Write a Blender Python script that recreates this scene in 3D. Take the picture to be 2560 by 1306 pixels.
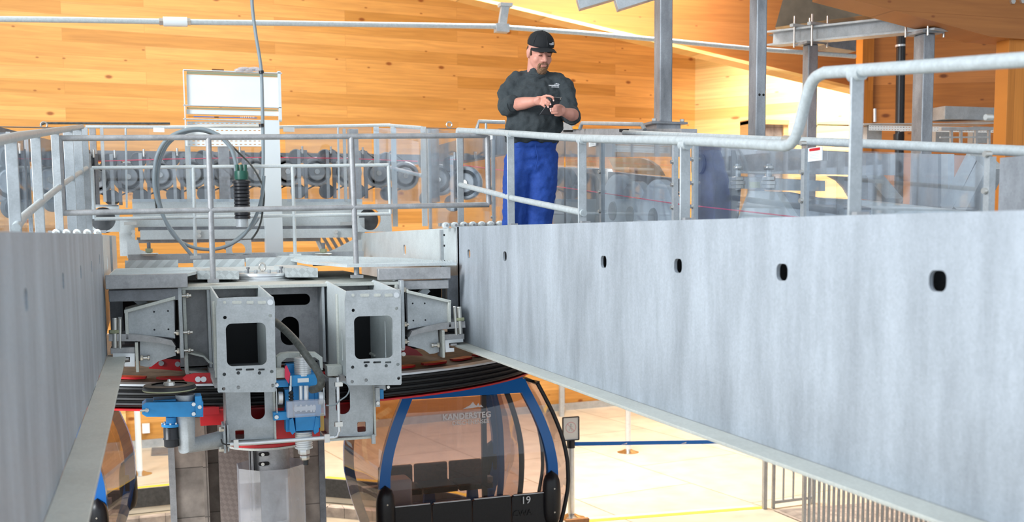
import bpy, bmesh, math, random
from mathutils import Vector, Matrix
random.seed(7)
PI = math.pi
for o in list(bpy.data.objects): bpy.data.objects.remove(o)
SC = bpy.context.scene
COL = SC.collection

# ------------------------------------------------------------------ camera
FPX, PPX, PPY, ROLL, CZ = 2700.0, 1280.0, 853.0, 0.010, 3.6
YAW, PITCH = 0.31834, 0.100753
fw = Vector((math.sin(YAW)*math.cos(PITCH), math.cos(YAW)*math.cos(PITCH), -math.sin(PITCH)))
_r = Vector((math.cos(YAW), -math.sin(YAW), 0)); _u = _r.cross(fw)
rt = _r*math.cos(ROLL) - _u*math.sin(ROLL)
up = _r*math.sin(ROLL) + _u*math.cos(ROLL)
CAM = Vector((0, 0, CZ))
cd = bpy.data.cameras.new('camera'); cam = bpy.data.objects.new('camera', cd); COL.objects.link(cam)
cam.matrix_world = Matrix(((rt.x, up.x, -fw.x, 0), (rt.y, up.y, -fw.y, 0), (rt.z, up.z, -fw.z, CZ), (0, 0, 0, 1)))
cd.sensor_fit = 'HORIZONTAL'; cd.sensor_width = 36; cd.lens = 36*FPX/2560
cd.shift_x = 0.0; cd.shift_y = (PPY-653)/2560*1.0
cd.clip_start = 0.05; cd.clip_end = 200
cd.dof.use_dof = True; cd.dof.focus_distance = 7.2; cd.dof.aperture_fstop = 3.0
SC.camera = cam

# ------------------------------------------------------------------ world, light, exposure
SC.view_settings.view_transform = 'Standard'; SC.view_settings.look = 'None'
SC.view_settings.gamma = 1; SC.view_settings.use_curve_mapping = False
SC.view_settings.exposure = 0.22
w = bpy.data.worlds.new('world'); SC.world = w; w.use_nodes = True
bg = w.node_tree.nodes['Background']; bg.inputs[0].default_value = (0.80, 0.90, 1.0, 1); bg.inputs[1].default_value = 1.05

def area(name, loc, target, sx, sy, power, col=(1, 1, 1), spread=180):
    l = bpy.data.lights.new(name, 'AREA'); l.shape = 'RECTANGLE'; l.size = sx; l.size_y = sy; l.energy = power; l.color = col; l.spread = math.radians(spread)
    o = bpy.data.objects.new(name, l); COL.objects.link(o); o.location = loc
    o.rotation_euler = (Vector(target)-Vector(loc)).to_track_quat('-Z', 'Y').to_euler(); return o
area('window_light_left', (-8, 3.5, 7.2), (2.5, 8, 3.8), 4, 4, 1150, (0.93, 0.97, 1.0))
area('floor_fill_light', (6.2, 14.1, 8.4), (6.4, 13.9, 0), 4.5, 2.4, 800, (1, 0.95, 0.88), 125)  # added overhead lamp, stands in for sunlight on the right floor
area('wall_fill_light', (12.0, 16.6, 8.75), (13.5, 18.4, 4.0), 3, 1.2, 650, (1, 0.97, 0.9), 100)  # added lamp behind the far beam to brighten the right wall
area('back_wall_fill', (2, 13, 8.3), (2, 19, 4), 10, 1.5, 420, (1, 0.95, 0.85))  # added area light under the ceiling, aimed at the back wall

# ------------------------------------------------------------------ points from the photo's frame, at a real depth
def ray(x, y): return fw + rt*((x-PPX)/FPX) - up*((y-PPY)/FPX)
def at(x, y, Y): d = ray(x, y); return CAM + d*(Y/d.y)
def atX(x, y, X): d = ray(x, y); return CAM + d*(X/d.x)
def atZ(x, y, Z): d = ray(x, y); return CAM + d*((Z-CZ)/d.z)
def atD(x, y, D): return CAM + ray(x, y)*D

# ------------------------------------------------------------------ materials
MATS = {}
def newmat(name):
    m = bpy.data.materials.new(name); m.use_nodes = True; MATS[name] = m
    return m, m.node_tree.nodes, m.node_tree.links, m.node_tree.nodes['Principled BSDF']
def flat(name, col, rough=0.5, metal=0.0, spec=0.5, noise=0.0, nscale=20, bump=0.0, emit=0):
    m, N, L, B = newmat(name)
    B.inputs['Base Color'].default_value = (*col, 1); B.inputs['Roughness'].default_value = rough; B.inputs['Metallic'].default_value = metal
    B.inputs['Specular IOR Level'].default_value = spec
    if noise or bump:
        tc = N.new('ShaderNodeTexCoord'); nz = N.new('ShaderNodeTexNoise'); nz.inputs['Scale'].default_value = nscale; nz.inputs['Detail'].default_value = 6
        L.new(tc.outputs['Object'], nz.inputs['Vector'])
        if noise:
            r = N.new('ShaderNodeValToRGB'); r.color_ramp.elements[0].position = 0.3; r.color_ramp.elements[1].position = 0.7
            r.color_ramp.elements[0].color = (*[c*(1-noise) for c in col], 1); r.color_ramp.elements[1].color = (*[min(1, c*(1+noise)) for c in col], 1)
            L.new(nz.outputs['Fac'], r.inputs[0]); L.new(r.outputs[0], B.inputs['Base Color'])
        if bump:
            b = N.new('ShaderNodeBump'); b.inputs['Strength'].default_value = bump; b.inputs['Distance'].default_value = 0.01
            L.new(nz.outputs['Fac'], b.inputs['Height']); L.new(b.outputs[0], B.inputs['Normal'])
    return m
def galv(name, col, rough=0.45, metal=0.35, streak=0.12, scale=9, stretch=(1, 1, 1)):
    """galvanised steel: fine spangle over soft cloudy drift"""
    m, N, L, B = newmat(name)
    tc = N.new('ShaderNodeTexCoord'); mp = N.new('ShaderNodeMapping'); mp.inputs['Scale'].default_value = stretch
    L.new(tc.outputs['Object'], mp.inputs[0])
    n1 = N.new('ShaderNodeTexNoise'); n1.inputs['Scale'].default_value = scale; n1.inputs['Detail'].default_value = 8; n1.inputs['Roughness'].default_value = 0.65
    v = N.new('ShaderNodeTexVoronoi'); v.inputs['Scale'].default_value = 120
    L.new(mp.outputs[0], n1.inputs['Vector']); L.new(tc.outputs['Object'], v.inputs['Vector'])
    r = N.new('ShaderNodeValToRGB'); r.color_ramp.elements[0].position = 0.28; r.color_ramp.elements[1].position = 0.72
    r.color_ramp.elements[0].color = (*[c*(1-streak*1.6) for c in col], 1); r.color_ramp.elements[1].color = (*[min(1, c*(1+streak)) for c in col], 1)
    L.new(n1.outputs['Fac'], r.inputs[0])
    sp = N.new('ShaderNodeValToRGB'); sp.color_ramp.elements[0].color = (0.88, 0.88, 0.88, 1); sp.color_ramp.elements[1].color = (1.06, 1.06, 1.06, 1)
    L.new(v.outputs['Color'], sp.inputs[0])
    mx = N.new('ShaderNodeMix'); mx.data_type = 'RGBA'; mx.blend_type = 'MULTIPLY'; mx.inputs['Factor'].default_value = 0.8
    L.new(r.outputs[0], mx.inputs['A']); L.new(sp.outputs[0], mx.inputs['B']); L.new(mx.outputs['Result'], B.inputs['Base Color'])
    B.inputs['Metallic'].default_value = metal; B.inputs['Roughness'].default_value = rough
    b = N.new('ShaderNodeBump'); b.inputs['Strength'].default_value = 0.12; b.inputs['Distance'].default_value = 0.004
    L.new(n1.outputs['Fac'], b.inputs['Height']); L.new(b.outputs[0], B.inputs['Normal'])
    return m
def wood(name, base, dark, plank=0.145, axis='XZ', knots=True, rough=0.45, length=3.4, ksc=1.0):
    """glued pine boards running along the first axis, stacked along the second"""
    m, N, L, B = newmat(name)
    tc = N.new('ShaderNodeTexCoord'); sep = N.new('ShaderNodeSeparateXYZ'); L.new(tc.outputs['Object'], sep.inputs[0])
    com = N.new('ShaderNodeCombineXYZ')
    L.new(sep.outputs[axis[0]], com.inputs[0]); L.new(sep.outputs[axis[1]], com.inputs[1])
    br = N.new('ShaderNodeTexBrick'); br.offset = 0.37; br.inputs['Scale'].default_value = 1
    br.inputs['Brick Width'].default_value = length; br.inputs['Row Height'].default_value = plank
    br.inputs['Mortar Size'].default_value = 0.0022; br.inputs['Mortar Smooth'].default_value = 0.2; br.inputs['Bias'].default_value = 0
    br.inputs['Color1'].default_value = (0.0, 0, 0, 1); br.inputs['Color2'].default_value = (1, 1, 1, 1); br.inputs['Mortar'].default_value = (0.5, 0.5, 0.5, 1)
    L.new(com.outputs[0], br.inputs['Vector'])
    g = N.new('ShaderNodeMapping'); g.inputs['Scale'].default_value = (0.55, 9, 1); L.new(com.outputs[0], g.inputs[0])
    ad = N.new('ShaderNodeVectorMath'); ad.operation = 'ADD'; L.new(g.outputs[0], ad.inputs[0])
    sc = N.new('ShaderNodeVectorMath'); sc.operation = 'SCALE'; sc.inputs['Scale'].default_value = 23; L.new(br.outputs['Color'], sc.inputs[0]); L.new(sc.outputs[0], ad.inputs[1])
    n = N.new('ShaderNodeTexNoise'); n.inputs['Scale'].default_value = 2.2; n.inputs['Detail'].default_value = 7; n.inputs['Distortion'].default_value = 0.6
    L.new(ad.outputs[0], n.inputs['Vector'])
    # per-board tone + grain
    r = N.new('ShaderNodeValToRGB'); e = r.color_ramp.elements
    e[0].position = 0.25; e[0].color = (*[b_*0.74+d_*0.22 for b_, d_ in zip(base, dark)], 1); e[1].position = 0.75; e[1].color = (*[min(1, c*1.12) for c in base], 1)
    L.new(n.outputs['Fac'], r.inputs[0])
    r2 = N.new('ShaderNodeValToRGB'); r2.color_ramp.elements[0].color = (0.80, 0.75, 0.66, 1); r2.color_ramp.elements[1].color = (1.14, 1.19, 1.45, 1)
    L.new(br.outputs['Color'], r2.inputs[0])
    mx = N.new('ShaderNodeMix'); mx.data_type = 'RGBA'; mx.blend_type = 'MULTIPLY'; mx.inputs['Factor'].default_value = 1
    L.new(r.outputs[0], mx.inputs['A']); L.new(r2.outputs[0], mx.inputs['B']); last = mx.outputs['Result']
    mo = N.new('ShaderNodeMix'); mo.data_type = 'RGBA'; mo.inputs['B'].default_value = (*[c*0.8 for c in dark], 1)
    ml = N.new('ShaderNodeMath'); ml.operation = 'MULTIPLY'; ml.inputs[1].default_value = 0.35; L.new(br.outputs['Fac'], ml.inputs[0])
    L.new(ml.outputs[0], mo.inputs['Factor']); L.new(last, mo.inputs['A']); last = mo.outputs['Result']
    if knots:
        for (s, size, stren) in ((0.62*ksc, 0.016, 0.85), (1.1*ksc, 0.013, 0.7)):
            km = N.new('ShaderNodeMapping'); km.inputs['Scale'].default_value = (0.8*s, 1.5*s, 1); km.inputs['Location'].default_value = (s*3, s, 0); L.new(com.outputs[0], km.inputs[0])
            v = N.new('ShaderNodeTexVoronoi'); v.inputs['Scale'].default_value = 1; v.inputs['Randomness'].default_value = 1; v.voronoi_dimensions = '2D'; L.new(km.outputs[0], v.inputs['Vector'])
            kr = N.new('ShaderNodeValToRGB'); kr.color_ramp.elements[0].color = (stren, stren, stren, 1); kr.color_ramp.elements[0].position = size
            kr.color_ramp.elements[1].position = size*2.3; kr.color_ramp.elements[1].color = (0, 0, 0, 1); L.new(v.outputs['Distance'], kr.inputs[0])
            kk = N.new('ShaderNodeMix'); kk.data_type = 'RGBA'; kk.inputs['B'].default_value = (*dark, 1)
            L.new(kr.outputs[0], kk.inputs['Factor']); L.new(last, kk.inputs['A']); last = kk.outputs['Result']
    L.new(last, B.inputs['Base Color']); B.inputs['Roughness'].default_value = rough; B.inputs['Specular IOR Level'].default_value = 0.3
    return m
def clear(name, tint=(0.93, 0.95, 0.97), refl=0.08, rough=0.02, haze=0.0, hazecol=(0.8, 0.85, 0.9), scratch=0.0):
    """clear sheet: tinted transparency, fresnel gloss, a little milky scatter of scuffs"""
    m, N, L, B = newmat(name); N.remove(B); out = N['Material Output']
    t = N.new('ShaderNodeBsdfTransparent'); t.inputs[0].default_value = (*tint, 1)
    g = N.new('ShaderNodeBsdfGlossy'); g.inputs['Roughness'].default_value = rough; g.inputs[0].default_value = (0.95, 0.95, 0.95, 1)
    lw = N.new('ShaderNodeLayerWeight'); lw.inputs['Blend'].default_value = 0.35
    mt = N.new('ShaderNodeMath'); mt.operation = 'MULTIPLY_ADD'; mt.inputs[1].default_value = 0.36; mt.inputs[2].default_value = refl; L.new(lw.outputs['Fresnel'], mt.inputs[0])
    mx = N.new('ShaderNodeMixShader'); L.new(mt.outputs[0], mx.inputs[0]); L.new(t.outputs[0], mx.inputs[1]); L.new(g.outputs[0], mx.inputs[2])
    last = mx.outputs[0]
    if haze:
        d = N.new('ShaderNodeBsdfDiffuse'); d.inputs[0].default_value = (*hazecol, 1)
        tc = N.new('ShaderNodeTexCoord'); nz = N.new('ShaderNodeTexNoise'); nz.inputs['Scale'].default_value = 3; nz.inputs['Detail'].default_value = 6; L.new(tc.outputs['Object'], nz.inputs['Vector'])
        h = N.new('ShaderNodeMapRange'); h.inputs['From Min'].default_value = 0.35; h.inputs['From Max'].default_value = 0.75; h.inputs['To Min'].default_value = haze*0.4; h.inputs['To Max'].default_value = haze*1.7
        L.new(nz.outputs['Fac'], h.inputs['Value'])
        m2 = N.new('ShaderNodeMixShader'); L.new(h.outputs[0], m2.inputs[0]); L.new(last, m2.inputs[1]); L.new(d.outputs[0], m2.inputs[2]); last = m2.outputs[0]
    L.new(last, out.inputs[0]); return m

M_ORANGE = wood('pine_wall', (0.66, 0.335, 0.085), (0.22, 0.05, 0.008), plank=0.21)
M_CREAM = wood('pale_lit_pine', (0.86, 0.55, 0.20), (0.3, 0.11, 0.03), plank=0.21)  # paler copy of the wall pine, sunlight painted into the base colour
M_BROWN = wood('shaded_pine', (0.47, 0.175, 0.04), (0.12, 0.03, 0.01), plank=0.36, knots=True)  # darker copy of the wall pine, shade painted into the base colour
M_BEAM = wood('glulam', (0.33, 0.125, 0.03), (0.18, 0.05, 0.015), plank=0.40, length=9, ksc=1.2)  # same wood as the walls, colour darkened for shade under the roof
M_POSTW = wood('glulam_post', (0.60, 0.22, 0.035), (0.2, 0.05, 0.01), plank=0.12, axis='ZX', length=9, ksc=1.6)
M_GALV = galv('galvanised', (0.47, 0.50, 0.52))
M_GIRD = galv('girder_zinc', (0.43, 0.475, 0.53), rough=0.5, metal=0.2, streak=0.20, scale=1.8, stretch=(1, 3.0, 0.6))
M_FLNG = galv('flange_zinc', (0.60, 0.62, 0.58), rough=0.5, metal=0.15, streak=0.08, scale=3)
M_CAST = galv('cast_steel', (0.42, 0.42, 0.43), rough=0.5, metal=0.35, streak=0.16, scale=14)
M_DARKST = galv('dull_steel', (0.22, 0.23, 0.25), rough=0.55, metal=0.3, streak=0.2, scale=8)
M_LITE = galv('pale_zinc', (0.66, 0.71, 0.72), rough=0.45, metal=0.15, streak=0.07, scale=6)
M_COL = galv('column_zinc', (0.33, 0.35, 0.38), rough=0.42, metal=0.35, streak=0.32, scale=5, stretch=(1, 1, 0.35))
M_RAIL = galv('rail_zinc', (0.50, 0.55, 0.57), rough=0.48, metal=0.12, streak=0.1, scale=30)
M_BOLT = flat('bolt_zinc', (0.62, 0.60, 0.56), 0.25, 0.8)
M_CHROME = flat('polished_steel', (0.7, 0.7, 0.7), 0.15, 1.0)
M_ALU = flat('aluminium', (0.72, 0.74, 0.76), 0.35, 0.6, noise=0.06)
M_WHITE = flat('white_paint', (0.86, 0.90, 0.90), 0.4, noise=0.03, nscale=3)
M_WHITE2 = flat('white_satin', (0.75, 0.8, 0.82), 0.4, noise=0.03, nscale=3)
M_OLIVE = flat('dull_olive', (0.32, 0.34, 0.22), 0.7)
M_BLUEP = flat('blue_paint', (0.02, 0.27, 0.62), 0.4, noise=0.12, nscale=12)
M_CABBLUE = flat('cabin_blue', (0.003, 0.155, 0.55), 0.15)
M_BLACK = flat('black_plastic', (0.012, 0.012, 0.015), 0.35, noise=0.2, nscale=60)
M_RUB = flat('black_rubber', (0.015, 0.015, 0.016), 0.45, noise=0.3, nscale=25)
M_TYRE = flat('worn_tyre', (0.10, 0.11, 0.12), 0.6, noise=0.2)
M_TYREG = flat('grey_disc', (0.42, 0.45, 0.48), 0.5, noise=0.1)
M_RED = flat('red_paint', (0.60, 0.012, 0.018), 0.35, noise=0.15, nscale=9)
M_REDC = flat('red_cord', (0.75, 0.03, 0.10), 0.5)
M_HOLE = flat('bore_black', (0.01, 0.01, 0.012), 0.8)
M_DISC = flat('worn_disc', (0.12, 0.085, 0.06), 0.6, 0.0, noise=0.5, nscale=14)
M_YEL = flat('yellow_line', (0.85, 0.58, 0.06), 0.6, noise=0.08)
M_ORG = flat('orange_plastic', (0.9, 0.33, 0.01), 0.4)
M_GREEN = flat('dark_green_plastic', (0.01, 0.09, 0.06), 0.4)
M_CABLE = flat('grey_cable', (0.25, 0.30, 0.33), 0.45)
M_CABLE2 = flat('dark_cable', (0.07, 0.075, 0.07), 0.5, noise=0.4, nscale=40)
M_BELT = flat('blue_belt', (0.005, 0.16, 0.60), 0.6)
M_SIGN = flat('sign_white', (0.9, 0.92, 0.92), 0.4)
M_PINK = flat('faded_red_print', (0.85, 0.55, 0.58), 0.6)
M_GREYP = flat('faded_grey_print', (0.62, 0.66, 0.67), 0.6)
M_SKIN = flat('skin', (0.60, 0.27, 0.20), 0.5, noise=0.12, nscale=14)
M_SWEAT = flat('charcoal_jersey', (0.036, 0.045, 0.050), 0.9, noise=0.15, nscale=180, bump=0.25)
M_TROU = flat('royal_blue_cloth', (0.006, 0.048, 0.27), 0.8, noise=0.12, nscale=120, bump=0.15)
M_CAP = flat('black_cap_cloth', (0.006, 0.007, 0.009), 0.85, noise=0.2, nscale=200, bump=0.2)
M_HAIR = flat('brown_hair', (0.06, 0.03, 0.015), 0.8, noise=0.3, nscale=300, bump=0.5)
M_BEARD = flat('brown_beard', (0.24, 0.13, 0.07), 0.85, noise=0.5, nscale=260, bump=0.7)
M_LOGO = flat('white_print', (0.85, 0.85, 0.87), 0.5)
M_LIP = flat('lip', (0.45, 0.17, 0.15), 0.5)
M_EYE = flat('eye', (0.5, 0.45, 0.42), 0.3)
M_WOODCRATE = flat('brown_timber', (0.35, 0.16, 0.06), 0.6, noise=0.2)
M_SEAT = flat('brown_seat_slats', (0.16, 0.05, 0.02), 0.5, noise=0.3, nscale=30)
M_GLOVE = flat('yellowed_plate', (0.55, 0.33, 0.08), 0.5)
M_PLEX = clear('plexiglass', tint=(0.90, 0.93, 0.96), refl=0.03, haze=0.035, hazecol=(0.72, 0.78, 0.86))
M_PLEXC = clear('plexiglass_cover', tint=(0.90, 0.91, 0.93), refl=0.05, haze=0.22, hazecol=(0.9, 0.9, 0.95))
M_CABGL = clear('bronze_glass', tint=(0.60, 0.51, 0.50), refl=0.06, rough=0.01, haze=0.03, hazecol=(0.6, 0.5, 0.5))
# concrete floor with cast joints
m, N, L, B = newmat('concrete_floor'); M_FLOOR = m
tc = N.new('ShaderNodeTexCoord'); mp = N.new('ShaderNodeMapping'); mp.inputs['Rotation'].default_value = (0, 0, -0.168+PI/2); mp.inputs['Location'].default_value = (0.5, 0.18, 0)
L.new(tc.outputs['Object'], mp.inputs[0])
br = N.new('ShaderNodeTexBrick'); br.inputs['Scale'].default_value = 1; br.inputs['Brick Width'].default_value = 2.6; br.inputs['Row Height'].default_value = 1.9
br.inputs['Mortar Size'].default_value = 0.012; br.inputs['Color1'].default_value = (0.60, 0.53, 0.42, 1); br.inputs['Color2'].default_value = (0.65, 0.58, 0.47, 1); br.inputs['Mortar'].default_value = (0.36, 0.29, 0.2, 1)
L.new(mp.outputs[0], br.inputs['Vector']); nz = N.new('ShaderNodeTexNoise'); nz.inputs['Scale'].default_value = 2.5; nz.inputs['Detail'].default_value = 8; L.new(tc.outputs['Object'], nz.inputs['Vector'])
r = N.new('ShaderNodeValToRGB'); r.color_ramp.elements[0].color = (0.8, 0.8, 0.8, 1); r.color_ramp.elements[0].position = 0.3; r.color_ramp.elements[1].position = 0.6; L.new(nz.outputs['Fac'], r.inputs[0])
mx = N.new('ShaderNodeMix'); mx.data_type = 'RGBA'; mx.blend_type = 'MULTIPLY'; mx.inputs['Factor'].default_value = 1; L.new(br.outputs['Color'], mx.inputs['A']); L.new(r.outputs[0], mx.inputs['B'])
L.new(mx.outputs['Result'], B.inputs['Base Color']); B.inputs['Roughness'].default_value = 0.45
M_CONC = flat('raw_concrete', (0.36, 0.31, 0.27), 0.8, noise=0.35, nscale=7, bump=0.3)
M_PITW = flat('pit_kerb_dark', (0.05, 0.048, 0.045), 0.7, noise=0.3)
M_PITF = flat('pit_concrete', (0.40, 0.33, 0.24), 0.7, noise=0.2, nscale=4)
def board_marks(mat):
    """formwork board joints and air pits in the raw concrete"""
    N, L = mat.node_tree.nodes, mat.node_tree.links; B = N['Principled BSDF']
    src = B.inputs['Base Color'].links[0].from_socket
    tc = N.new('ShaderNodeTexCoord'); sep = N.new('ShaderNodeSeparateXYZ'); L.new(tc.outputs['Object'], sep.inputs[0])
    com = N.new('ShaderNodeCombineXYZ'); L.new(sep.outputs['X'], com.inputs[0]); L.new(sep.outputs['Z'], com.inputs[1])
    br = N.new('ShaderNodeTexBrick'); br.inputs['Scale'].default_value = 1; br.inputs['Brick Width'].default_value = 0.34; br.inputs['Row Height'].default_value = 0.42; br.offset = 0
    br.inputs['Mortar Size'].default_value = 0.006; br.inputs['Mortar Smooth'].default_value = 0.6
    br.inputs['Color1'].default_value = (0.9, 0.9, 0.9, 1); br.inputs['Color2'].default_value = (1.25, 1.22, 1.2, 1); br.inputs['Mortar'].default_value = (0.45, 0.45, 0.45, 1)
    L.new(com.outputs[0], br.inputs['Vector'])
    mx = N.new('ShaderNodeMix'); mx.data_type = 'RGBA'; mx.blend_type = 'MULTIPLY'; mx.inputs['Factor'].default_value = 1
    L.new(src, mx.inputs['A']); L.new(br.outputs['Color'], mx.inputs['B']); L.new(mx.outputs['Result'], B.inputs['Base Color'])
board_marks(M_CONC)
def tread(name, col):
    """raised five-bar tread pattern"""
    m, N, L, B = newmat(name)
    tc = N.new('ShaderNodeTexCoord'); w1 = N.new('ShaderNodeTexChecker'); mp = N.new('ShaderNodeMapping')
    mp.inputs['Rotation'].default_value = (0, PI/4, PI/4); mp.inputs['Scale'].default_value = (26, 26, 26); L.new(tc.outputs['Object'], mp.inputs[0]); L.new(mp.outputs[0], w1.inputs['Vector']); w1.inputs['Scale'].default_value = 1
    b = N.new('ShaderNodeBump'); b.inputs['Strength'].default_value = 0.7; b.inputs['Distance'].default_value = 0.004; L.new(w1.outputs['Fac'], b.inputs['Height']); L.new(b.outputs[0], B.inputs['Normal'])
    r = N.new('ShaderNodeValToRGB'); r.color_ramp.elements[0].color = (*[c*0.82 for c in col], 1); r.color_ramp.elements[1].color = (*col, 1); L.new(w1.outputs['Fac'], r.inputs[0]); L.new(r.outputs[0], B.inputs['Base Color'])
    B.inputs['Metallic'].default_value = 0.3; B.inputs['Roughness'].default_value = 0.4; return m
M_TREAD = tread('tread_plate', (0.66, 0.70, 0.70)); M_TREADB = tread('tread_plate_warm', (0.38, 0.31, 0.28))

# ------------------------------------------------------------------ mesh builder
class MB:
    def __init__(s): s.v = []; s.f = []
    def add(s, vs, fs):
        n = len(s.v); s.v += [tuple(v) for v in vs]; s.f += [tuple(n+i for i in f) for f in fs]; return s
    def box(s, a, b):
        x0, y0, z0 = [min(p, q) for p, q in zip(a, b)]; x1, y1, z1 = [max(p, q) for p, q in zip(a, b)]
        return s.add([(x0, y0, z0), (x1, y0, z0), (x1, y1, z0), (x0, y1, z0), (x0, y0, z1), (x1, y0, z1), (x1, y1, z1), (x0, y1, z1)],
                     [(3, 2, 1, 0), (4, 5, 6, 7), (0, 1, 5, 4), (1, 2, 6, 5), (2, 3, 7, 6), (3, 0, 4, 7)])
    def beam(s, p, q, w, h, upv=(0, 0, 1)):
        """bar from p to q, w wide, h tall, centred"""
        p, q = Vector(p), Vector(q); d = (q-p).normalized(); u = Vector(upv)
        if abs(d.dot(u)) > 0.95: u = Vector((0, 1, 0))
        r_ = d.cross(u).normalized()*(w/2); u_ = r_.cross(d).normalized()*(h/2)
        vs = [e+a*r_+b*u_ for e in (p, q) for a, b in ((-1, -1), (1, -1), (1, 1), (-1, 1))]
        return s.add(vs, [(3, 2, 1, 0), (4, 5, 6, 7), (0, 1, 5, 4), (1, 2, 6, 5), (2, 3, 7, 6), (3, 0, 4, 7)])
    def prism(s, pts, off):
        """closed polygon of 3d points swept by a vector"""
        off = Vector(off); n = len(pts); vs = [Vector(p) for p in pts]+[Vector(p)+off for p in pts]
        return s.add(vs, [tuple(range(n))[::-1], tuple(range(n, 2*n))]+[(i, (i+1) % n, n+(i+1) % n, n+i) for i in range(n)])
    def tube(s, pts, r, n=10, rs=None, closed=False):
        pts = [Vector(p) for p in pts]; k = len(pts); rings = []; pr = None
        for i, p in enumerate(pts):
            if closed: d = (pts[(i+1) % k]-pts[i-1])
            else: d = (pts[min(i+1, k-1)]-pts[max(i-1, 0)])
            d.normalize()
            if pr is None: a = d.cross(Vector((0, 0, 1)) if abs(d.z) < 0.9 else Vector((1, 0, 0))).normalized()
            else: a = (pr-d*pr.dot(d)).normalized()
            pr = a; b = d.cross(a); rr = rs[i] if rs else r
            if 0 < i < k-1 and not closed:
                c = (pts[i]-pts[i-1]).normalized().dot((pts[i+1]-pts[i]).normalized()); st = 1
            rings.append([p+(a*math.cos(t*2*PI/n)+b*math.sin(t*2*PI/n))*rr for t in range(n)])
        vs = [v for r_ in rings for v in r_]; fs = []
        for i in range(k if closed else k-1):
            j = (i+1) % k
            for t in range(n): fs.append((i*n+t, i*n+(t+1) % n, j*n+(t+1) % n, j*n+t))
        if not closed: fs += [tuple(range(n))[::-1], tuple((k-1)*n+t for t in range(n))]
        return s.add(vs, fs)
    def cyl(s, p, q, r, r2=None, n=20): return s.tube([p, q], r, n, rs=[r, r if r2 is None else r2])
    def lathe(s, prof, c, axis=(0, 0, 1), n=32, caps=True):
        c = Vector(c); ax = Vector(axis).normalized(); a = ax.orthogonal().normalized(); b = ax.cross(a)
        vs = []; k = len(prof)
        for (r, h) in prof:
            for t in range(n): vs.append(c+ax*h+(a*math.cos(t*2*PI/n)+b*math.sin(t*2*PI/n))*r)
        fs = [(i*n+t, i*n+(t+1) % n, (i+1)*n+(t+1) % n, (i+1)*n+t) for i in range(k-1) for t in range(n)]
        if caps: fs += [tuple(range(n))[::-1], tuple((k-1)*n+t for t in range(n))]
        return s.add(vs, fs)
    def ell(s, c, rx, ry, rz, M=None, nu=20, nv=14):
        c = Vector(c); vs = []; fs = []
        for i in range(nv+1):
            ph = PI*i/nv
            for j in range(nu):
                th = 2*PI*j/nu; p = Vector((rx*math.sin(ph)*math.cos(th), ry*math.sin(ph)*math.sin(th), rz*math.cos(ph)))
                vs.append(c+(M @ p if M else p))
        for i in range(nv):
            for j in range(nu): fs.append((i*nu+j, (i+1)*nu+j, (i+1)*nu+(j+1) % nu, i*nu+(j+1) % nu))
        return s.add(vs, fs)
    def hexa(s, c, axis, r, h): return s.lathe([(r*0.9, 0), (r, h*0.12), (r, h*0.88), (r*0.9, h)], c, axis, 6)
    def plate(s, outer, holes, th, org, ux, uz, un):
        """flat plate with real holes: 2d loops (a,b) -> org + a*ux + b*uz, thick along un"""
        cu = bpy.data.curves.new('tmp', 'CURVE'); cu.dimensions = '2D'; cu.fill_mode = 'BOTH'; cu.extrude = th/2
        for lp in [outer]+holes:
            sp = cu.splines.new('POLY'); sp.points.add(len(lp)-1); sp.use_cyclic_u = True
            for i, (a, b) in enumerate(lp): sp.points[i].co = (a, b, 0, 1)
        o = bpy.data.objects.new('tmp', cu); COL.objects.link(o)
        dg = bpy.context.evaluated_depsgraph_get(); me = bpy.data.meshes.new_from_object(o.evaluated_get(dg))
        org, ux, uz, un = Vector(org), Vector(ux), Vector(uz), Vector(un)
        vs = [org+ux*v.co.x+uz*v.co.y+un*(v.co.z+th/2) for v in me.vertices]; fs = [tuple(p.vertices) for p in me.polygons]
        bpy.data.objects.remove(o); bpy.data.curves.remove(cu); bpy.data.meshes.remove(me)
        return s.add(vs, fs)
    def plateXZ(s, outer, holes, Y, th): return s.plate(outer, holes, th, (0, Y, 0), (1, 0, 0), (0, 0, 1), (0, 1, 0))
    def mirror(s, X):
        m_ = MB(); m_.v = [(2*X-v[0], v[1], v[2]) for v in s.v]; m_.f = [f[::-1] for f in s.f]; return m_
    def build(s, name, mat, parent=None, smooth=True, bevel=0.0, sub=0, weld=False):
        me = bpy.data.meshes.new(name); me.from_pydata(s.v, [], s.f); me.validate()
        bm = bmesh.new(); bm.from_mesh(me)
        if weld: bmesh.ops.remove_doubles(bm, verts=bm.verts, dist=1e-4)
        bmesh.ops.recalc_face_normals(bm, faces=bm.faces); bm.to_mesh(me); bm.free()
        if smooth:
            for p in me.polygons: p.use_smooth = True
            me.set_sharp_from_angle(angle=math.radians(46))
        me.materials.append(mat); o = bpy.data.objects.new(name, me); COL.objects.link(o)
        if bevel:
            b = o.modifiers.new('bevel', 'BEVEL'); b.width = bevel; b.segments = 2; b.limit_method = 'ANGLE'; b.angle_limit = math.radians(40)
        if parent:
            o.parent = parent; o.matrix_parent_inverse = wm(parent).inverted()
        return o
def wm(o):
    m_ = o.matrix_basis.copy()
    if o.parent: m_ = wm(o.parent) @ o.matrix_parent_inverse @ m_
    return m_
def circ(x, y, r, n=20, ry=None): return [(x+r*math.cos(2*PI*i/n), y+(ry or r)*math.sin(2*PI*i/n)) for i in range(n)]
def rrect(x0, y0, x1, y1, r, n=5):
    if x0 > x1: x0, x1 = x1, x0
    if y0 > y1: y0, y1 = y1, y0
    o = []
    for cx, cy, a in ((x1-r, y1-r, 0), (x0+r, y1-r, 90), (x0+r, y0+r, 180), (x1-r, y0+r, 270)):
        for i in range(n+1): t = math.radians(a+90*i/n); o.append((cx+r*math.cos(t), cy+r*math.sin(t)))
    return o
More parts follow.
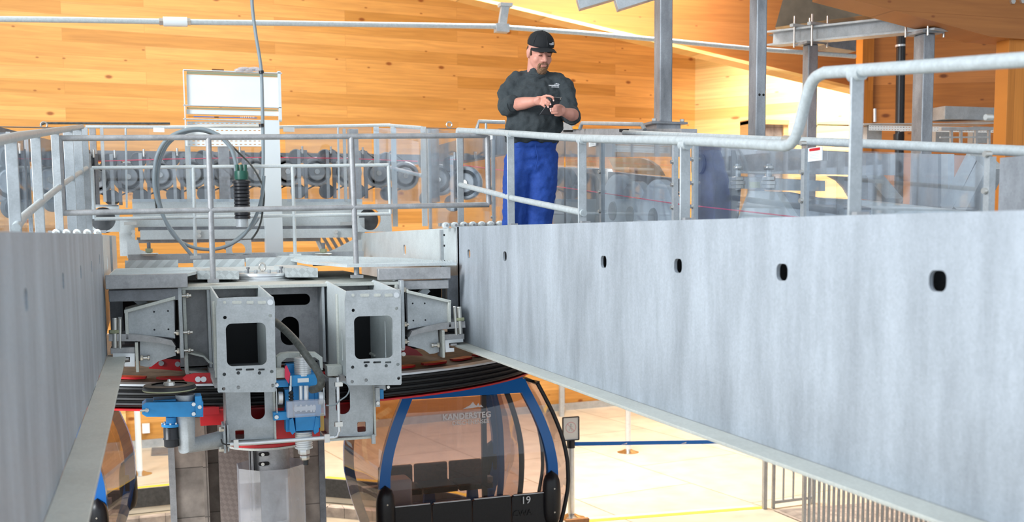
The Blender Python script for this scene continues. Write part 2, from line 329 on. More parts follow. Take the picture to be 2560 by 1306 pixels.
def hole_in(loop2, pts, th): return pts
def P2(pts, Y):
    out = []
    for x, y in pts: p = at(x, y, Y); out.append((p.x, p.z))
    return out
def tag(o, label, cat, group=None, kind=None):
    o['label'] = label; o['category'] = cat
    if group: o['group'] = group
    if kind: o['kind'] = kind
    return o
def thing(name, label, cat, loc, group=None):
    o = bpy.data.objects.new(name, None); COL.objects.link(o); o.location = loc; o.empty_display_size = 0.1
    return tag(o, label, cat, group)
def struct(name, mb, mat, label=None, parent=None, bevel=0, smooth=False):
    o = mb.build(name, mat, parent, smooth=smooth, bevel=bevel); o['kind'] = 'structure'
    if label: o['label'] = label; o['category'] = name.split('_')[0]
    return o
KIDS = {}
def copy_tree(src, loc=None, rotz=None, label=None, group=None):
    kids = {}
    for o in bpy.data.objects: kids.setdefault(o.parent, []).append(o)
    def rec(o, par):
        c = o.copy(); COL.objects.link(c)
        if par: c.parent = par; c.matrix_parent_inverse = o.matrix_parent_inverse.copy()
        for k in kids.get(o, []): rec(k, c)
        return c
    c = rec(src, None)
    if loc is not None: c.location = loc
    if rotz is not None: c.rotation_euler = (0, 0, rotz)
    if label: c['label'] = label
    if group: c['group'] = group
    return c
def text_mb(s, size, depth, org, ux, uz, extra=None, bold=0.0, spacing=1.0, align='LEFT'):
    cu = bpy.data.curves.new('tmp', 'FONT'); cu.body = s; cu.size = size; cu.extrude = depth/2; cu.offset = bold; cu.space_character = spacing; cu.align_x = align
    o = bpy.data.objects.new('tmp', cu); COL.objects.link(o)
    me = bpy.data.meshes.new_from_object(o.evaluated_get(bpy.context.evaluated_depsgraph_get()))
    ux, uz, org = Vector(ux).normalized(), Vector(uz).normalized(), Vector(org); un = ux.cross(uz)
    mb = extra or MB(); mb.add([org+ux*v.co.x+uz*v.co.y+un*v.co.z for v in me.vertices], [tuple(p.vertices) for p in me.polygons])
    bpy.data.objects.remove(o); bpy.data.curves.remove(cu); bpy.data.meshes.remove(me); return mb

# ================================================================== SETTING
# --- floor with the cabin pit cut into it
PIT = [(-7, 16.9), (-2.2, 16.4), (-0.5, 16.05), (0.6, 16.15), (1.5, 16.05), (2.25, 15.78), (2.71, 15.42), (3.35, 14.9), (3.85, 14.1), (4.25, 13.1), (4.5, 12.3), (4.6, 11), (4.6, 5), (-7, 5)]
struct('floor', MB().plate([(-12, -2), (24, -2), (24, 26), (-12, 26)], [PIT], 0.36, (0, 0, -0.36), (1, 0, 0), (0, 1, 0), (0, 0, 1)), M_FLOOR)
fl = MB().box((-8, 4, -0.60), (5, 17.5, -0.37)); struct('trim_1', fl, M_PITF)
kb = MB()
for a, b in zip(PIT[:-3], PIT[1:-2]):
    kb.beam((a[0], a[1], -0.14), (b[0], b[1], -0.14), 0.03, 0.27)
struct('trim_2', kb, M_PITW)
ye = MB()
for a, b in zip(PIT[:-3], PIT[1:-2]):
    d = (Vector(b)-Vector(a)).normalized(); nrm = Vector((-d.y, d.x))*(-1 if False else 1)
    ye.beam((a[0]+nrm.x*0.06, a[1]+nrm.y*0.06, 0.002), (b[0]+nrm.x*0.06, b[1]+nrm.y*0.06, 0.002), 0.10, 0.004)
struct('trim_3', ye, M_YEL)
struct('trim_4', MB().beam((4.95, 12.22, 0.002), (7.42, 12.03, 0.002), 0.10, 0.004), M_YEL)
struct('trim_5', MB().beam((4.95, 12.34, 0.002), (7.30, 12.15, 0.002), 0.06, 0.004), M_WHITE)
# --- back wall of pine boards (turned a little towards the camera's right)
WA = math.radians(7.0)
def wallpt(px, py=600):
    d = ray(px, py); # intersect with vertical plane through (0,19.23), direction (cos,sin)
    n = Vector((-math.sin(WA), math.cos(WA), 0)); p0 = Vector((-0.17, 19.22, 0)); t = (p0-CAM).dot(n)/d.dot(n); return CAM+d*t
CR = wallpt(1735); CL = wallpt(-350)
def slab(name, a, b, z0, z1, th, mat, **k):
    a, b = Vector((a[0], a[1], 0)), Vector((b[0], b[1], 0)); d = (b-a).normalized(); n = Vector((-d.y, d.x, 0))*th
    mb = MB().prism([(a.x, a.y, z0), (b.x, b.y, z0), (b.x, b.y, z1), (a.x, a.y, z1)], n)
    return struct(name, mb, mat, **k)
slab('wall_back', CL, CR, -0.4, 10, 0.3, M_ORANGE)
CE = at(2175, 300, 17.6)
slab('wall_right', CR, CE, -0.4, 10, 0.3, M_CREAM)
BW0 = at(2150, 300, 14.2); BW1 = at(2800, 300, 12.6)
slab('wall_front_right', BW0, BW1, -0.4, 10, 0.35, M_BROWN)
jm = MB().beam((BW0.x+0.02, BW0.y-0.06, 1), (BW0.x+0.02, BW0.y-0.06, 9.5), 0.16, 0.2, (1, 0, 0)); struct('trim_6', jm, M_POSTW)
bb = MB().prism([(CL.x, CL.y-0.02, 0), (CR.x, CR.y-0.02, 0), (CR.x, CR.y-0.02, 0.14), (CL.x, CL.y-0.02, 0.14)], (0, -0.04, 0)); struct('baseboard_back', bb, M_GALV)
# dark door in the right wall, just beyond the steel columns
q0, q1 = at(1858, 340, 17.9), at(1942, 340, 17.75)
dz = at(1900, 316, 17.9).z
struct('door_1', MB().box((q0.x, q0.y-0.35, 0), (q1.x, q1.y-0.12, dz)), M_CONC)
df = MB()
for xx in (q0.x-0.05, q1.x+0.05): df.box((xx-0.05, q0.y-0.38, 0), (xx+0.05, q0.y-0.05, dz+0.06))
df.box((q0.x-0.1, q0.y-0.40, dz), (q1.x+0.1, q0.y-0.05, dz+0.08)); struct('trim_7', df, M_CREAM)
# --- sloping glulam roof beam, with an added pale strip painting its lit underside
YB = 15.2
p, q = at(1120, -24, YB), at(2190, 231, YB)
bm1 = MB().prism([p, q, q+Vector((0, 0, 2.3)), p+Vector((0, 0, 2.3))], (0, 0.3, 0))
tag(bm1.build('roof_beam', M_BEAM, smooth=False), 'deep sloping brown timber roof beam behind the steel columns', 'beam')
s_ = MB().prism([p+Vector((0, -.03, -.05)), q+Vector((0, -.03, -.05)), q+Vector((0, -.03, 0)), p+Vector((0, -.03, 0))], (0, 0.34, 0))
tag(s_.build('lit_underside_strip', M_CREAM, smooth=False), 'added pale strip painting the lit underside of the far sloping roof beam', 'strip')
# --- near roof beam in the upper right corner
YN = 8.6
p, q, q2 = at(2085, -14, YN), at(2478, 92, YN), at(2700, 108, YN)
bm2 = MB().prism([p, q, q2, q2+Vector((0, 0, 1.5)), p+Vector((0, 0, 0.9))], (0, 0.34, 0))
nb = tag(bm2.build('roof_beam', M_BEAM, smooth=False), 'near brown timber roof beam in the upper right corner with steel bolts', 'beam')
for bx, by in ((2529, 4), (2554, 3)):
    c = at(bx, by, YN); MB().cyl(c, c+Vector((0, -0.025, 0)), 0.028, n=6).build('bolt', M_BOLT, nb)
# timber post under it
x0, x1, x2 = at(2482, 300, 8.75), at(2516, 300, 8.65), at(2700, 300, 8.65)
zt = at(2500, 96, 8.65).z
tag(MB().box((x1.x, 8.65, 0), (x2.x, 8.82, zt)).build('timber_post', M_POSTW, bevel=0.004), 'square orange timber post under the near roof beam at right edge', 'post')
# dark boarded soffit between the beams
pp = [at(2215, 60, 13.0), at(2420, 95, 12.7), at(2700, 130, 12.4), at(2700, -250, 12.4), at(2215, -250, 13.0)]
# metal hood under the roof
h = [at(1938, 68, 12.2), at(1968, -40, 12.2), at(2260, -40, 12.0), at(2222, 30, 12.0)]
hd = MB().prism(h, (0.6, 0.9, 0.1)); tag(hd.build('ventilation_hood', flat('smoky_sheet', (.20, .165, .12), .45, .3, noise=.35, nscale=3), smooth=False), 'grey brown sheet metal hood high under the roof between two columns', 'hood')
hs = MB().prism([at(1950, 78, 12.8), at(2140, 40, 12.8), at(2140, 128, 12.8), at(2080, 118, 12.8)], (0, 0.3, 0))
tag(hs.build('sheet_panel', M_DARKST, smooth=False), 'dark sheet metal gusset behind the steel I beam near the hood', 'panel')

# --- roof over the hall (out of frame above) and the side wall to the right of the camera
struct('ceiling', MB().box((-10, 1.5, 8.9), (20, 21, 9.1)), M_WHITE2)
struct('wall_side', MB().box((15.5, -3, -.4), (15.8, 13, 9)), M_CAST)
# --- steel columns
def column(x0, xm, x1, ytop, ybot, D, label, zb=None):
    c = atD(x0, ybot, D); a = atD(xm, ybot, D); b = atD(x1, ybot, D)
    wdt = (Vector((b.x, b.y, 0))-Vector((a.x, a.y, 0))).length
    y0 = a.y; xl = a.x; ztop = at((x0+x1)/2, ytop, y0).z if ytop > 0 else 8.9; zb = c.z if zb is None else zb
    # depth so that the left face projects to x0
    dd = 0.02
    for i in range(60):
        d_ = Vector((xl, y0+dd, zb))-CAM; px = PPX+FPX*d_.dot(rt)/d_.dot(fw)
        if px <= x0: break
        dd += 0.02
    xr = xl+wdt*1.0/math.cos(YAW)*0.97
    t = thing('steel_column', label, 'column', (xl+(xr-xl)/2, y0+dd/2, zb), 'steel columns')
    MB().box((xl, y0, zb), (xr, y0+dd, ztop)).build('shaft', M_COL, t, bevel=0.012)
    return t, (xl, xr, y0, dd, zb, ztop)
c1, g1 = column(1636, 1650, 1684, -30, 306, 10.2, 'galvanised square column left of the others, on a bolted foot plate')
xl, xr, y0, dd, zb, zt = g1
ft = MB().box((xl-.12, y0-.08, zb-.02), (xr+.12, y0+dd+.08, zb+.0)).box((xl-.06, y0-.05, zb-.12), (xr+.06, y0+dd+.05, zb-.02)); ft.build('foot_plate', M_COL, c1)
for xx in (xl-.08, xr+.08): MB().hexa((xx, y0-.04, zb), (0, 0, 1), .022, .03).build('bolt', M_BOLT, c1)
c2, g2 = column(1866, 1886, 1914, -30, 620, 9.6, 'tall galvanised square column with two rusty holes beside the I beam end')
for sx in (-.02, .02): MB().cyl(((g2[0]+g2[1])/2+sx, g2[2]-.002, at(1900, 237, g2[2]).z), ((g2[0]+g2[1])/2+sx, g2[2]+.01, at(1900, 237, g2[2]).z), .011).build('bolt_hole', M_HOLE, c2)
c3, g3 = column(1999, 2013, 2040, 110, 640, 11.9, 'shorter galvanised column under the far part of the I beam')
c4, g4 = column(2272, 2296, 2328, 82, 640, 10.6, 'rough galvanised column with scratched face under the near part of the I beam')
for g, t in ((g3, c3), (g4, c4)):
    MB().box((g[0]-.06, g[2]-.05, g[5]), (g[1]+.06, g[2]+g[3]+.05, g[5]+.025)).build('cap_plate', M_COL, t)
# I beam on columns 3 and 4
a = Vector(((g3[0]+g3[1])/2, g3[2]+g3[3]/2, g3[5]+.025)); b = Vector(((g4[0]+g4[1])/2, g4[2]+g4[3]/2, g4[5]+.025)); d = (b-a)
A = a-d*0.38; Bp = b+d*0.13
t = thing('steel_i_beam', 'galvanised I beam lying across the two right hand columns', 'beam', A)
hgt = 0.165
MB().beam(A+Vector((0, 0, .01)), Bp+Vector((0, 0, .01)), .2, .02).build('lower_flange', M_GALV, t)
MB().beam(A+Vector((0, 0, hgt-.01)), Bp+Vector((0, 0, hgt-.01)), .2, .02).build('upper_flange', M_GALV, t)
MB().beam(A+Vector((0, 0, hgt/2)), Bp+Vector((0, 0, hgt/2)), .014, hgt-.02).build('web', M_GALV, t)
sd = Vector((d.y, -d.x, 0)).normalized(); dn = d.normalized()
for c in (a, b):
    for e in (-.13, .13):
        for f in (-.115, .115):
            pz = c+dn*e+sd*f; MB().cyl(pz+Vector((0, 0, -.05)), pz+Vector((0, 0, hgt+.12)), .012, n=8).build('threaded_rod', M_BOLT, t)
    MB().beam(c+dn*.13+sd*.16+Vector((0, 0, hgt+.02)), c+dn*.13-sd*.16+Vector((0, 0, hgt+.02)), .05, .03).build('clamp_bar', M_GALV, t)
    MB().beam(c-dn*.13+sd*.16+Vector((0, 0, hgt+.02)), c-dn*.13-sd*.16+Vector((0, 0, hgt+.02)), .05, .03).build('clamp_bar', M_GALV, t)
# short steel stubs hanging at the top edge
for (xa, ya, xb, yb, D) in ((1445, 12, 1540, -16, 9.8), (1540, 14, 1640, -18, 9.6)):
    P, Q = atD(xa, ya, D), atD(xb, yb, D)
    tag(MB().beam(P, Q, .12, .1).build('steel_bracket', M_GALV, bevel=.003), 'galvanised channel end at the top edge, ' + ('left of the pair' if xa < 1500 else 'touching the first column'), 'bracket')

# --- tie rod with turnbuckle across the hall
YT = 12.6
tr = [(-60, 47), (200, 50), (410, 54), (468, 55), (700, 58), (1240, 66)]
t = thing('tie_rod', 'long galvanised threaded tie rod high across the orange wall', 'rod', at(440, 54, YT))
R = .031
MB().tube([at(x, y, YT) for x, y in tr[:3]], R, 10).build('rod', M_RAIL, t)
MB().tube([at(x, y, YT) for x, y in tr[3:]], R, 10).build('rod', M_RAIL, t)
MB().tube([at(x, y, YT) for x, y in ((1262, 68), (1450, 82), (1640, 99), (1868, 121), (2138, 141))], R*.95, 10).build('rod', M_RAIL, t)
tb = MB().cyl(at(408, 54, YT), at(468, 55, YT), .052, n=8); tbo = tb.build('turnbuckle', M_WHITE2, t)
for x in (404, 470): MB().cyl(at(x-6, 54.5, YT), at(x+6, 54.5, YT), .042, n=6).build('lock_nut', M_BOLT, t)
t = thing('hanger_bracket', 'small galvanised hanger clamping the tie rod below the sloping roof beam', 'bracket', at(1255, 12, YT))
MB().beam(at(1263, 10, YT), at(1254, 72, YT), .09, .07).build('strap', M_GALV, t)
MB().box(at(1248, 8, YT)+Vector((0, -.06, 0)), at(1278, 18, YT)+Vector((0, .06, 0))).build('top_plate', M_GALV, t)
MB().box(at(1238, 60, YT)+Vector((0, -.06, 0)), at(1270, 82, YT)+Vector((0, .06, 0))).build('clamp', M_GALV, t)

# --- black drain pipe on the brown wall
YP = 12.9
t = thing('drain_pipe', 'black vertical drain pipe against the brown boarded wall', 'pipe', at(2250, 400, YP))
MB().cyl(at(2253, 78, YP), at(2246, 520, YP), .062, n=18).cyl(at(2246, 519, YP), at(2246, 519, YP)*Matrix.Identity(3) if False else Vector((at(2246, 519, YP).x, YP, 0)), .062, n=18).build('pipe', M_BLACK, t)
for yy in (112, 325): MB().cyl(at(2251, yy, YP), at(2251, yy+5, YP), .07, n=18).build('pipe_clamp', M_ALU, t)
MB().cyl(at(2247, 335, YP), at(2247, 350, YP), .075, n=18).build('socket', M_BLACK, t)
# --- perforated tray and steel frame against brown wall
def perf(name, a, b, h, n, mat, parent, th=.02, rows=2):
    """perforated strip facing the camera, real slots"""
    a, b = Vector(a), Vector(b); ux = (b-a); L_ = ux.length; ux.normalize(); un = Vector((-ux.y, ux.x, 0)).normalized()
    hs_ = []
    for i in range(n):
        for r_ in range(rows): hs_.append(rrect(L_*(i+.2)/n, h*(r_+.38)/rows, L_*(i+.75)/n, h*(r_+.62)/rows, min(h*.1/rows, L_*.2/n), 2))
    return MB().plate([(0, 0), (L_, 0), (L_, h), (0, h)], hs_, th, a, ux, (0, 0, 1), un).build(name, mat, parent)
t = thing('cable_tray', 'pale perforated cable tray along the brown wall at right', 'tray', at(2180, 318, 12.2))
perf('side_rail', at(2172, 326, 12.2), at(2485, 332, 11.4), .065, 44, M_WHITE2, t)
MB().prism([at(2160, 311, 12.2), at(2485, 309, 11.4), at(2485, 309, 11.4)+Vector((0, .3, 0)), at(2160, 311, 12.2)+Vector((0, .3, 0))], (0, 0, .012)).build('lid', M_GALV, t)
t = thing('steel_support_frame', 'galvanised frame of small posts beside the timber post', 'frame', at(2400, 340, 11.2))
for x in (2378, 2402, 2440, 2472): MB().beam(at(x, 325, 11.2), at(x, 372, 11.2), .03, .03).build('post', M_GALV, t)
MB().beam(at(2350, 323, 11.2), at(2480, 322, 11.2), .05, .04).build('top_rail', M_GALV, t)
MB().beam(at(2350, 344, 11.2), at(2475, 343, 11.2), .02, .02).build('thin_rod', M_RAIL, t)
for x in (2180, 2352, 2445): MB().box(at(x-12, 316, 12.3), at(x+12, 360, 12.4)).build('bracket_plate', M_GALV, t)
tag(MB().box(at(2363, 265, 11.6), at(2482, 308, 11.9)).build('metal_cover', M_GALV, bevel=.004), 'plain galvanised sheet cover above the perforated tray', 'cover')

# --- white panel box on a post
YW = 11.5
t = thing('panel_cabinet', 'white rectangular panel board on a tall white post by the orange wall', 'cabinet', at(685, 640, YW))
def rectb(x0, y0, x1, y1, Y, dy): return MB().box(at(x0, y0, Y), at(x1, y1, Y)+Vector((0, dy, 0)))
rectb(466, 186, 697, 268, YW+.05, .06).build('panel', M_WHITE, t)
rectb(466, 273, 697, 290, YW+.05, .05).build('lower_panel', M_WHITE, t)
for (x0, y0, x1, y1) in ((457, 175, 467, 365), (694, 178, 705, 300)): rectb(x0, y0, x1, y1, YW, .08).build('upright', M_WHITE2, t)
for (y0, y1) in ((175, 182), (262, 270), (296, 303)): rectb(458, y0, 705, y1, YW, .08).build('cross_rail', M_WHITE2, t)
for y in (184, 271.5): rectb(467, y, 694, y+2.5, YW+.03, .02).build('gap_strip', M_OLIVE, t)  # thin olive strips in the gaps below the rails
rectb(469, 290, 694, 296, YW+.06, .02).build('banner', M_ORG if False else M_ORANGE, t)
bn = rectb(484, 290.5, 642, 296, YW+.045, .012).build('blue_print', M_BELT, t)
for i in range(14):
    x = 536+i*1.8 if i < 6 else 602+(i-6)*4.6
    rectb(x, 291.2, x+1.2, 295, YW+.035, .008).build('print_mark', M_BLACK if i < 6 else M_WHITE, bn)
rectb(655, 300, 709, 650, YW-.02, .16).build('post', M_WHITE2, t)
for i, (y0, y1) in enumerate(((304, 313), (320, 345), (348, 366))):
    a, b = at(467, y1, YW+.1), at(655, y1, YW+.1); h_ = (at(467, y0, YW+.1).z-a.z)
    perf('perforated_tray', a, b, h_, 16, M_WHITE, t, th=.03, rows=2 if i else 1)
rg = MB()
for i in range(7): rg.ell(at(598+i*8, 176-abs(math.sin(i))*4, YW), .05, .04, .02)
tag(rg.build('crumpled_plastic', M_PLEXC), 'crumpled clear plastic wrap lying on top of the white panel board', 'plastic')
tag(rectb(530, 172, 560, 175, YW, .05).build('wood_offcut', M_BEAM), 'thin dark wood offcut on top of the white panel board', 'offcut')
# --- hanging cable and cable coil
t = thing('hanging_cable', 'grey cable hanging from above past the white panel board', 'cable', at(655, 300, 11.1))
def spl(pts, n=8):
    """smooth curve through points"""
    P = [Vector(p) for p in pts]; out = []
    for i in range(len(P)-1):
        p0, p1, p2, p3 = P[max(i-1, 0)], P[i], P[i+1], P[min(i+2, len(P)-1)]
        for k in range(n):
            s = k/n; out.append(.5*((2*p1)+(p2-p0)*s+(2*p0-5*p1+4*p2-p3)*s*s+(3*p1-p0-3*p2+p3)*s**3))
    return out+[P[-1]]
MB().tube(spl([at(x, y, 11.1) for x, y in ((627, -420), (628, -200), (629, -30), (632, 30), (640, 90), (650, 150), (654, 190), (656, 260), (658, 380), (657, 430), (653, 520), (635, 560), (600, 592), (560, 622))]), .017, 8).build('cable', M_CABLE, t)
for y in (180, 313): MB().cyl(at(653, y-3, 11.08), at(654, y+4, 11.08), .026, n=10).build('cable_tie', M_BLACK, t)
YC = 10.4
for k, (lab, mat, r, pts) in enumerate((
    ('outer pale grey cable of the coil looped over the far railing', M_CABLE, .017, ((478, 637), (440, 590), (408, 540), (388, 480), (386, 430), (394, 385), (418, 348), (455, 328), (500, 322), (540, 335), (575, 368), (590, 410), (597, 440))),
    ('inner pale grey cable of the coil sagging in a wide loop', M_CABLE, .016, ((590, 432), (582, 375), (548, 338), (500, 326), (462, 332), (425, 355), (404, 390), (394, 440), (398, 500), (415, 555), (440, 595), (480, 618), (530, 624), (575, 612), (612, 585), (640, 540), (655, 490), (660, 440))),
    ('thin brown cable of the coil', M_CABLE2, .009, ((392, 530), (388, 480), (391, 420), (405, 375), (440, 338), (500, 328), (560, 350), (600, 385), (625, 410), (645, 440), (660, 480), (655, 540), (645, 575), (628, 600))))):
    tag(MB().tube(spl([at(x, y, YC+k*.04) for x, y in pts]), r, 8).build('cable', mat), lab, 'cable', 'cable coil')
# plug connector on the railing
t = thing('plug_connector', 'black ribbed plug connector with green glands hanging at the far railing', 'connector', at(603, 500, 10.3))
ax = (0, 0, -1); c = at(603, 450, 10.3); L_ = c.z-at(603, 545, 10.3).z
prof = [(.07, 0), (.085, .01), (.085, .03)]
for i in range(10): z = .035+i*L_/10*.95; prof += [(.072, z), (.072, z+.022), (.064, z+.026)]
MB().lathe(prof, c, ax, 20).build('ribbed_body', M_BLACK, t)
MB().lathe([(.06, 0), (.065, .02), (.06, .09)], at(603, 428, 10.3), ax, 12).build('green_collar', M_GREEN, t)
for dx in (-10, 0, 10): MB().cyl(at(603+dx, 412, 10.3), at(603+dx, 430, 10.3), .016, n=8).build('gland', M_GREEN, t)
MB().lathe([(.055, 0), (.055, .08)], at(605, 546, 10.3), ax, 14).build('steel_socket', M_GALV, t)

# ================================================================== GIRDERS, RAILINGS
# --- two long channel girders
def girder(sx, X, y0, y1, zt, zb, fl, label, holes=()):
    """sx=-1: flange points to -x"""
    t = thing('channel_girder', label, 'girder', (X, y0, zb), 'long channel girders either side of the frame')
    hs_ = [rrect(y-.036, z-.030, y+.036, z+.030, .022) for y, z in holes]
    MB().plate([(y0, zb), (y1, zb), (y1, zt), (y0, zt)], hs_, .014, (X, 0, 0), (0, 1, 0), (0, 0, 1), (-sx, 0, 0)).build('web', M_GIRD, t)
    MB().box((X, y0, zb-.014), (X+sx*fl, y1, zb)).build('lower_flange', M_FLNG, t, bevel=.003)
    MB().box((X-sx*.014, y0, zt-.012), (X-sx*.10, y1, zt)).build('upper_flange', M_FLNG, t)
    MB().plate([(y0, zb-.06), (y1, zb-.06), (y1, zt-.014), (y0, zt-.014)], [], .012, (X-sx*.12, 0, 0), (0, 1, 0), (0, 0, 1), (-sx, 0, 0)).build('outer_web', M_DARKST, t)
    return t
RX, LX = 2.101, -.314
HR = []
for x, y in ((1172, 635), (1262, 641), (1509, 655), (1695, 665), (1955, 681), (2344, 703)):
    p = atX(x, y, RX); HR.append((p.y, p.z))
gr_ = girder(-1, RX, .5, 7.62, 3.642, 2.81, .115, 'long right hand galvanised channel girder with a row of oval holes', HR)
HL = [(7.0, 3.46), (6.1, 3.44), (5.2, 3.44), (3.0, 3.44), (4.2, 3.44)]
gl_ = girder(1, LX, .5, 7.45, 3.612, 2.83, .115, 'near left hand galvanised channel girder, blurred at the left edge', HL)
# far girder pieces beyond the splice
t = thing('girder_extension', 'far right girder length beyond the bolted splice, beside the deck', 'girder', (RX, 7.7, 2.9), 'girder lengths beyond the splice')
HX = [atX(1011, 625, RX+.02)]
MB().plate([(7.7, 2.9), (11.6, 3.1), (11.6, 3.60), (7.7, 3.635)], [rrect(p.y-.05, p.z-.045, p.y+.05, p.z+.045, .03) for p in HX], .014, (RX+.02, 0, 0), (0, 1, 0), (0, 0, 1), (1, 0, 0)).build('web', M_LITE, t)
MB().box((RX+.0, 7.58, 2.82), (RX+.018, 7.66, 3.64)).build('splice_strip', M_GALV, t)
MB().box((RX+.0, 8.1, 2.95), (RX+.018, 8.14, 3.62)).build('splice_strip', M_GALV, t)
for z in (3.58, 3.5, 3.38):
    for y in (8.06, 8.18): MB().cyl((RX+.021, y, z), (RX+.012, y, z), .008, n=8).build('screw', M_HOLE, t)
t = thing('girder_extension', 'far left girder length beyond the splice, beside the deck', 'girder', (LX, 7.5, 2.9), 'girder lengths beyond the splice')
MB().plate([(7.5, 2.9), (10.9, 3.1), (10.9, 3.60), (7.5, 3.61)], [rrect(8.6, 3.35, 8.7, 3.45, .03)], .014, (LX-.02, 0, 0), (0, 1, 0), (0, 0, 1), (-1, 0, 0)).build('web', M_LITE, t)
for y in (7.52, 7.62, 9.3): MB().box((LX-.022, y, 2.95), (LX-.004, y+.03, 3.6)).build('splice_strip', M_GALV, t)

# --- small rollers standing on the girder tops
rl = thing('track_roller', 'x', 'roller', (0, 0, 0))
MB().lathe([(.008, -.03), (.021, -.03), (.024, -.02), (.024, .02), (.021, .03), (.008, .03)], (0, 0, 0), (0, 1, 0), 20).build('roller', M_WHITE2, rl)
MB().cyl((0, -.045, 0), (0, .03, 0), .009, n=10).build('axle', M_BOLT, rl)
first = True
for i, (x, y) in enumerate([(141+i*25.8, 582) for i in range(5)]):
    p = at(x, y, 7.55); lab = 'small white roller on the left girder top, '+['leftmost of the five', 'second from the left', 'third from the left', 'fourth from the left', 'rightmost of the five'][i]
    c = rl if first else copy_tree(rl); first = False; c.location = p; c['label'] = lab; c['group'] = 'rollers on the girder tops'
for i, x in enumerate([1114+i*22.5 for i in range(7)]):
    p = at(x, 564-(i*.6), 7.72+i*.02); lab = 'small white roller on the right girder top, '+['leftmost', 'second from the left', 'third from the left', 'fourth from the left', 'fifth from the left', 'sixth from the left', 'rightmost'][i]+' of seven'
    c = copy_tree(rl); c.location = p; c['label'] = lab; c['group'] = 'rollers on the girder tops'
tag(MB().box(at(120, 577, 7.62), at(266, 583, 7.66)).build('roller_carrier', M_CAST), 'brown steel strip carrying the rollers on the left girder', 'strip')
tag(MB().box(at(1100, 558, 7.85), at(1262, 565, 7.9)).build('roller_carrier', M_CAST), 'brown steel strip carrying the rollers on the right girder', 'strip')

# --- near gate style railing over the deck
def railgate(name, label, Y, tl, tr, bl, br_, posts, r, mat, mids=()):
    t = thing(name, label, 'railing', at(posts[0][1][0], posts[0][1][1], Y), 'pipe railings across the deck')
    ptl, ptr, pbl, pbr = [at(*p, Y) for p in (tl, tr, bl, br_)]
    MB().tube([ptl, ptr], r).build('top_rail', mat, t); MB().tube([pbl, pbr], r).build('lower_rail', mat, t)
    MB().tube([ptl, pbl], r).build('end_bar', mat, t); MB().tube([ptr, pbr], r).build('end_bar', mat, t)
    for p in (ptl, ptr, pbl, pbr): pass
    cm = MB()
    for (a, b) in posts:
        MB().tube([at(*a, Y), at(*b, Y)], r).build('post', mat, t)
        MB().box(at(b[0]-14, b[1]-5, Y)+Vector((0, -.04, 0)), at(b[0]+14, b[1]+2, Y)+Vector((0, .04, 0))).build('foot_plate', mat, t)
    return t
railgate('pipe_railing', 'near steel pipe railing of weathered tube standing on the frame', 7.6, (149, 346), (1218, 339), (156, 533), (1222, 512), [((521, 344), (533, 704)), ((878, 341), (892, 693))], .0195, M_CAST)
railgate('pipe_railing', 'far pale pipe railing behind the deck plates', 10.6, (230, 420), (971, 413), (236, 548), (976, 535), [((483, 418), (489, 645)), ((731, 416), (738, 640))], .017, M_LITE)

# --- right walkway railing: flat bar posts, sloping pipes
def R_(x, y): return atX(x, y, 2.25)
t = thing('walkway_railing', 'right walkway railing with flat bar posts and pipes in front of the man', 'railing', R_(1283, 575), 'walkway railings')
top = [(1146, 326), (1265, 333), (1455, 346), (1715, 352), (1940, 364), (1985, 350), (2025, 215), (2060, 182), (2140, 177), (2300, 167), (2700, 140)]
TP = spl([R_(x, y) for x, y in top[:5]], 4)+spl([R_(x, y) for x, y in top[4:8]], 6)[1:]+[R_(*p) for p in top[8:]]
MB().tube(TP, .0215, 14).build('top_rail', M_RAIL, t)
MB().tube([R_(x, y) for x, y in ((1150, 462), (1283, 496), (1460, 533))], .0195, 12).build('mid_rail', M_RAIL, t)
for (xa, ya, xb, yb, wd) in ((1149, 330, 1156, 560, .05), (1276, 336, 1290, 575, .05), (1455, 350, 1461, 575, .05), (1713, 362, 1714, 570, .05), (2143, 185, 2143, 560, .05)):
    a, b = R_(xa, ya), R_(xb, yb)
    MB().beam(Vector((2.25, a.y, a.z-.01)), Vector((2.25, a.y, 3.45)), wd, .012, (0, 1, 0)).build('flat_post', M_GALV, t, bevel=.003)
    MB().box((2.235, a.y-.035, 3.60), (2.285, a.y+.0, 3.655)).build('post_foot', M_CAST, t)
    MB().tube([a+Vector((0, -.028, 0)), a+Vector((0, .028, 0))], .0245, 14).build('rail_sleeve', M_RAIL, t)
# --- left walkway railing
def L_(x, y): return atX(x, y, -.56)
t = thing('walkway_railing', 'left walkway railing with pale flat posts running away from the camera', 'railing', L_(110, 560), 'walkway railings')
MB().tube([L_(x, y) for x, y in ((-60, 364), (45, 341), (140, 327), (205, 317))], .0215, 12).build('top_rail', M_RAIL, t)
MB().tube([L_(x, y) for x, y in ((40, 570), (56, 545), (105, 503), (160, 458), (216, 420))], .0195, 12).build('mid_rail', M_RAIL, t)
for i, (x, y) in enumerate(((33, 346), (93, 335), (141, 330), (173, 322), (196, 320), (212, 318))):
    a = L_(x, y); ln = .03 if i < 3 else .05
    MB().beam(Vector((-.57, a.y, a.z)), Vector((-.57, a.y, 3.47)), ln+.02, .014, (0, 1, 0)).build('flat_post', M_GALV, t, bevel=.003)

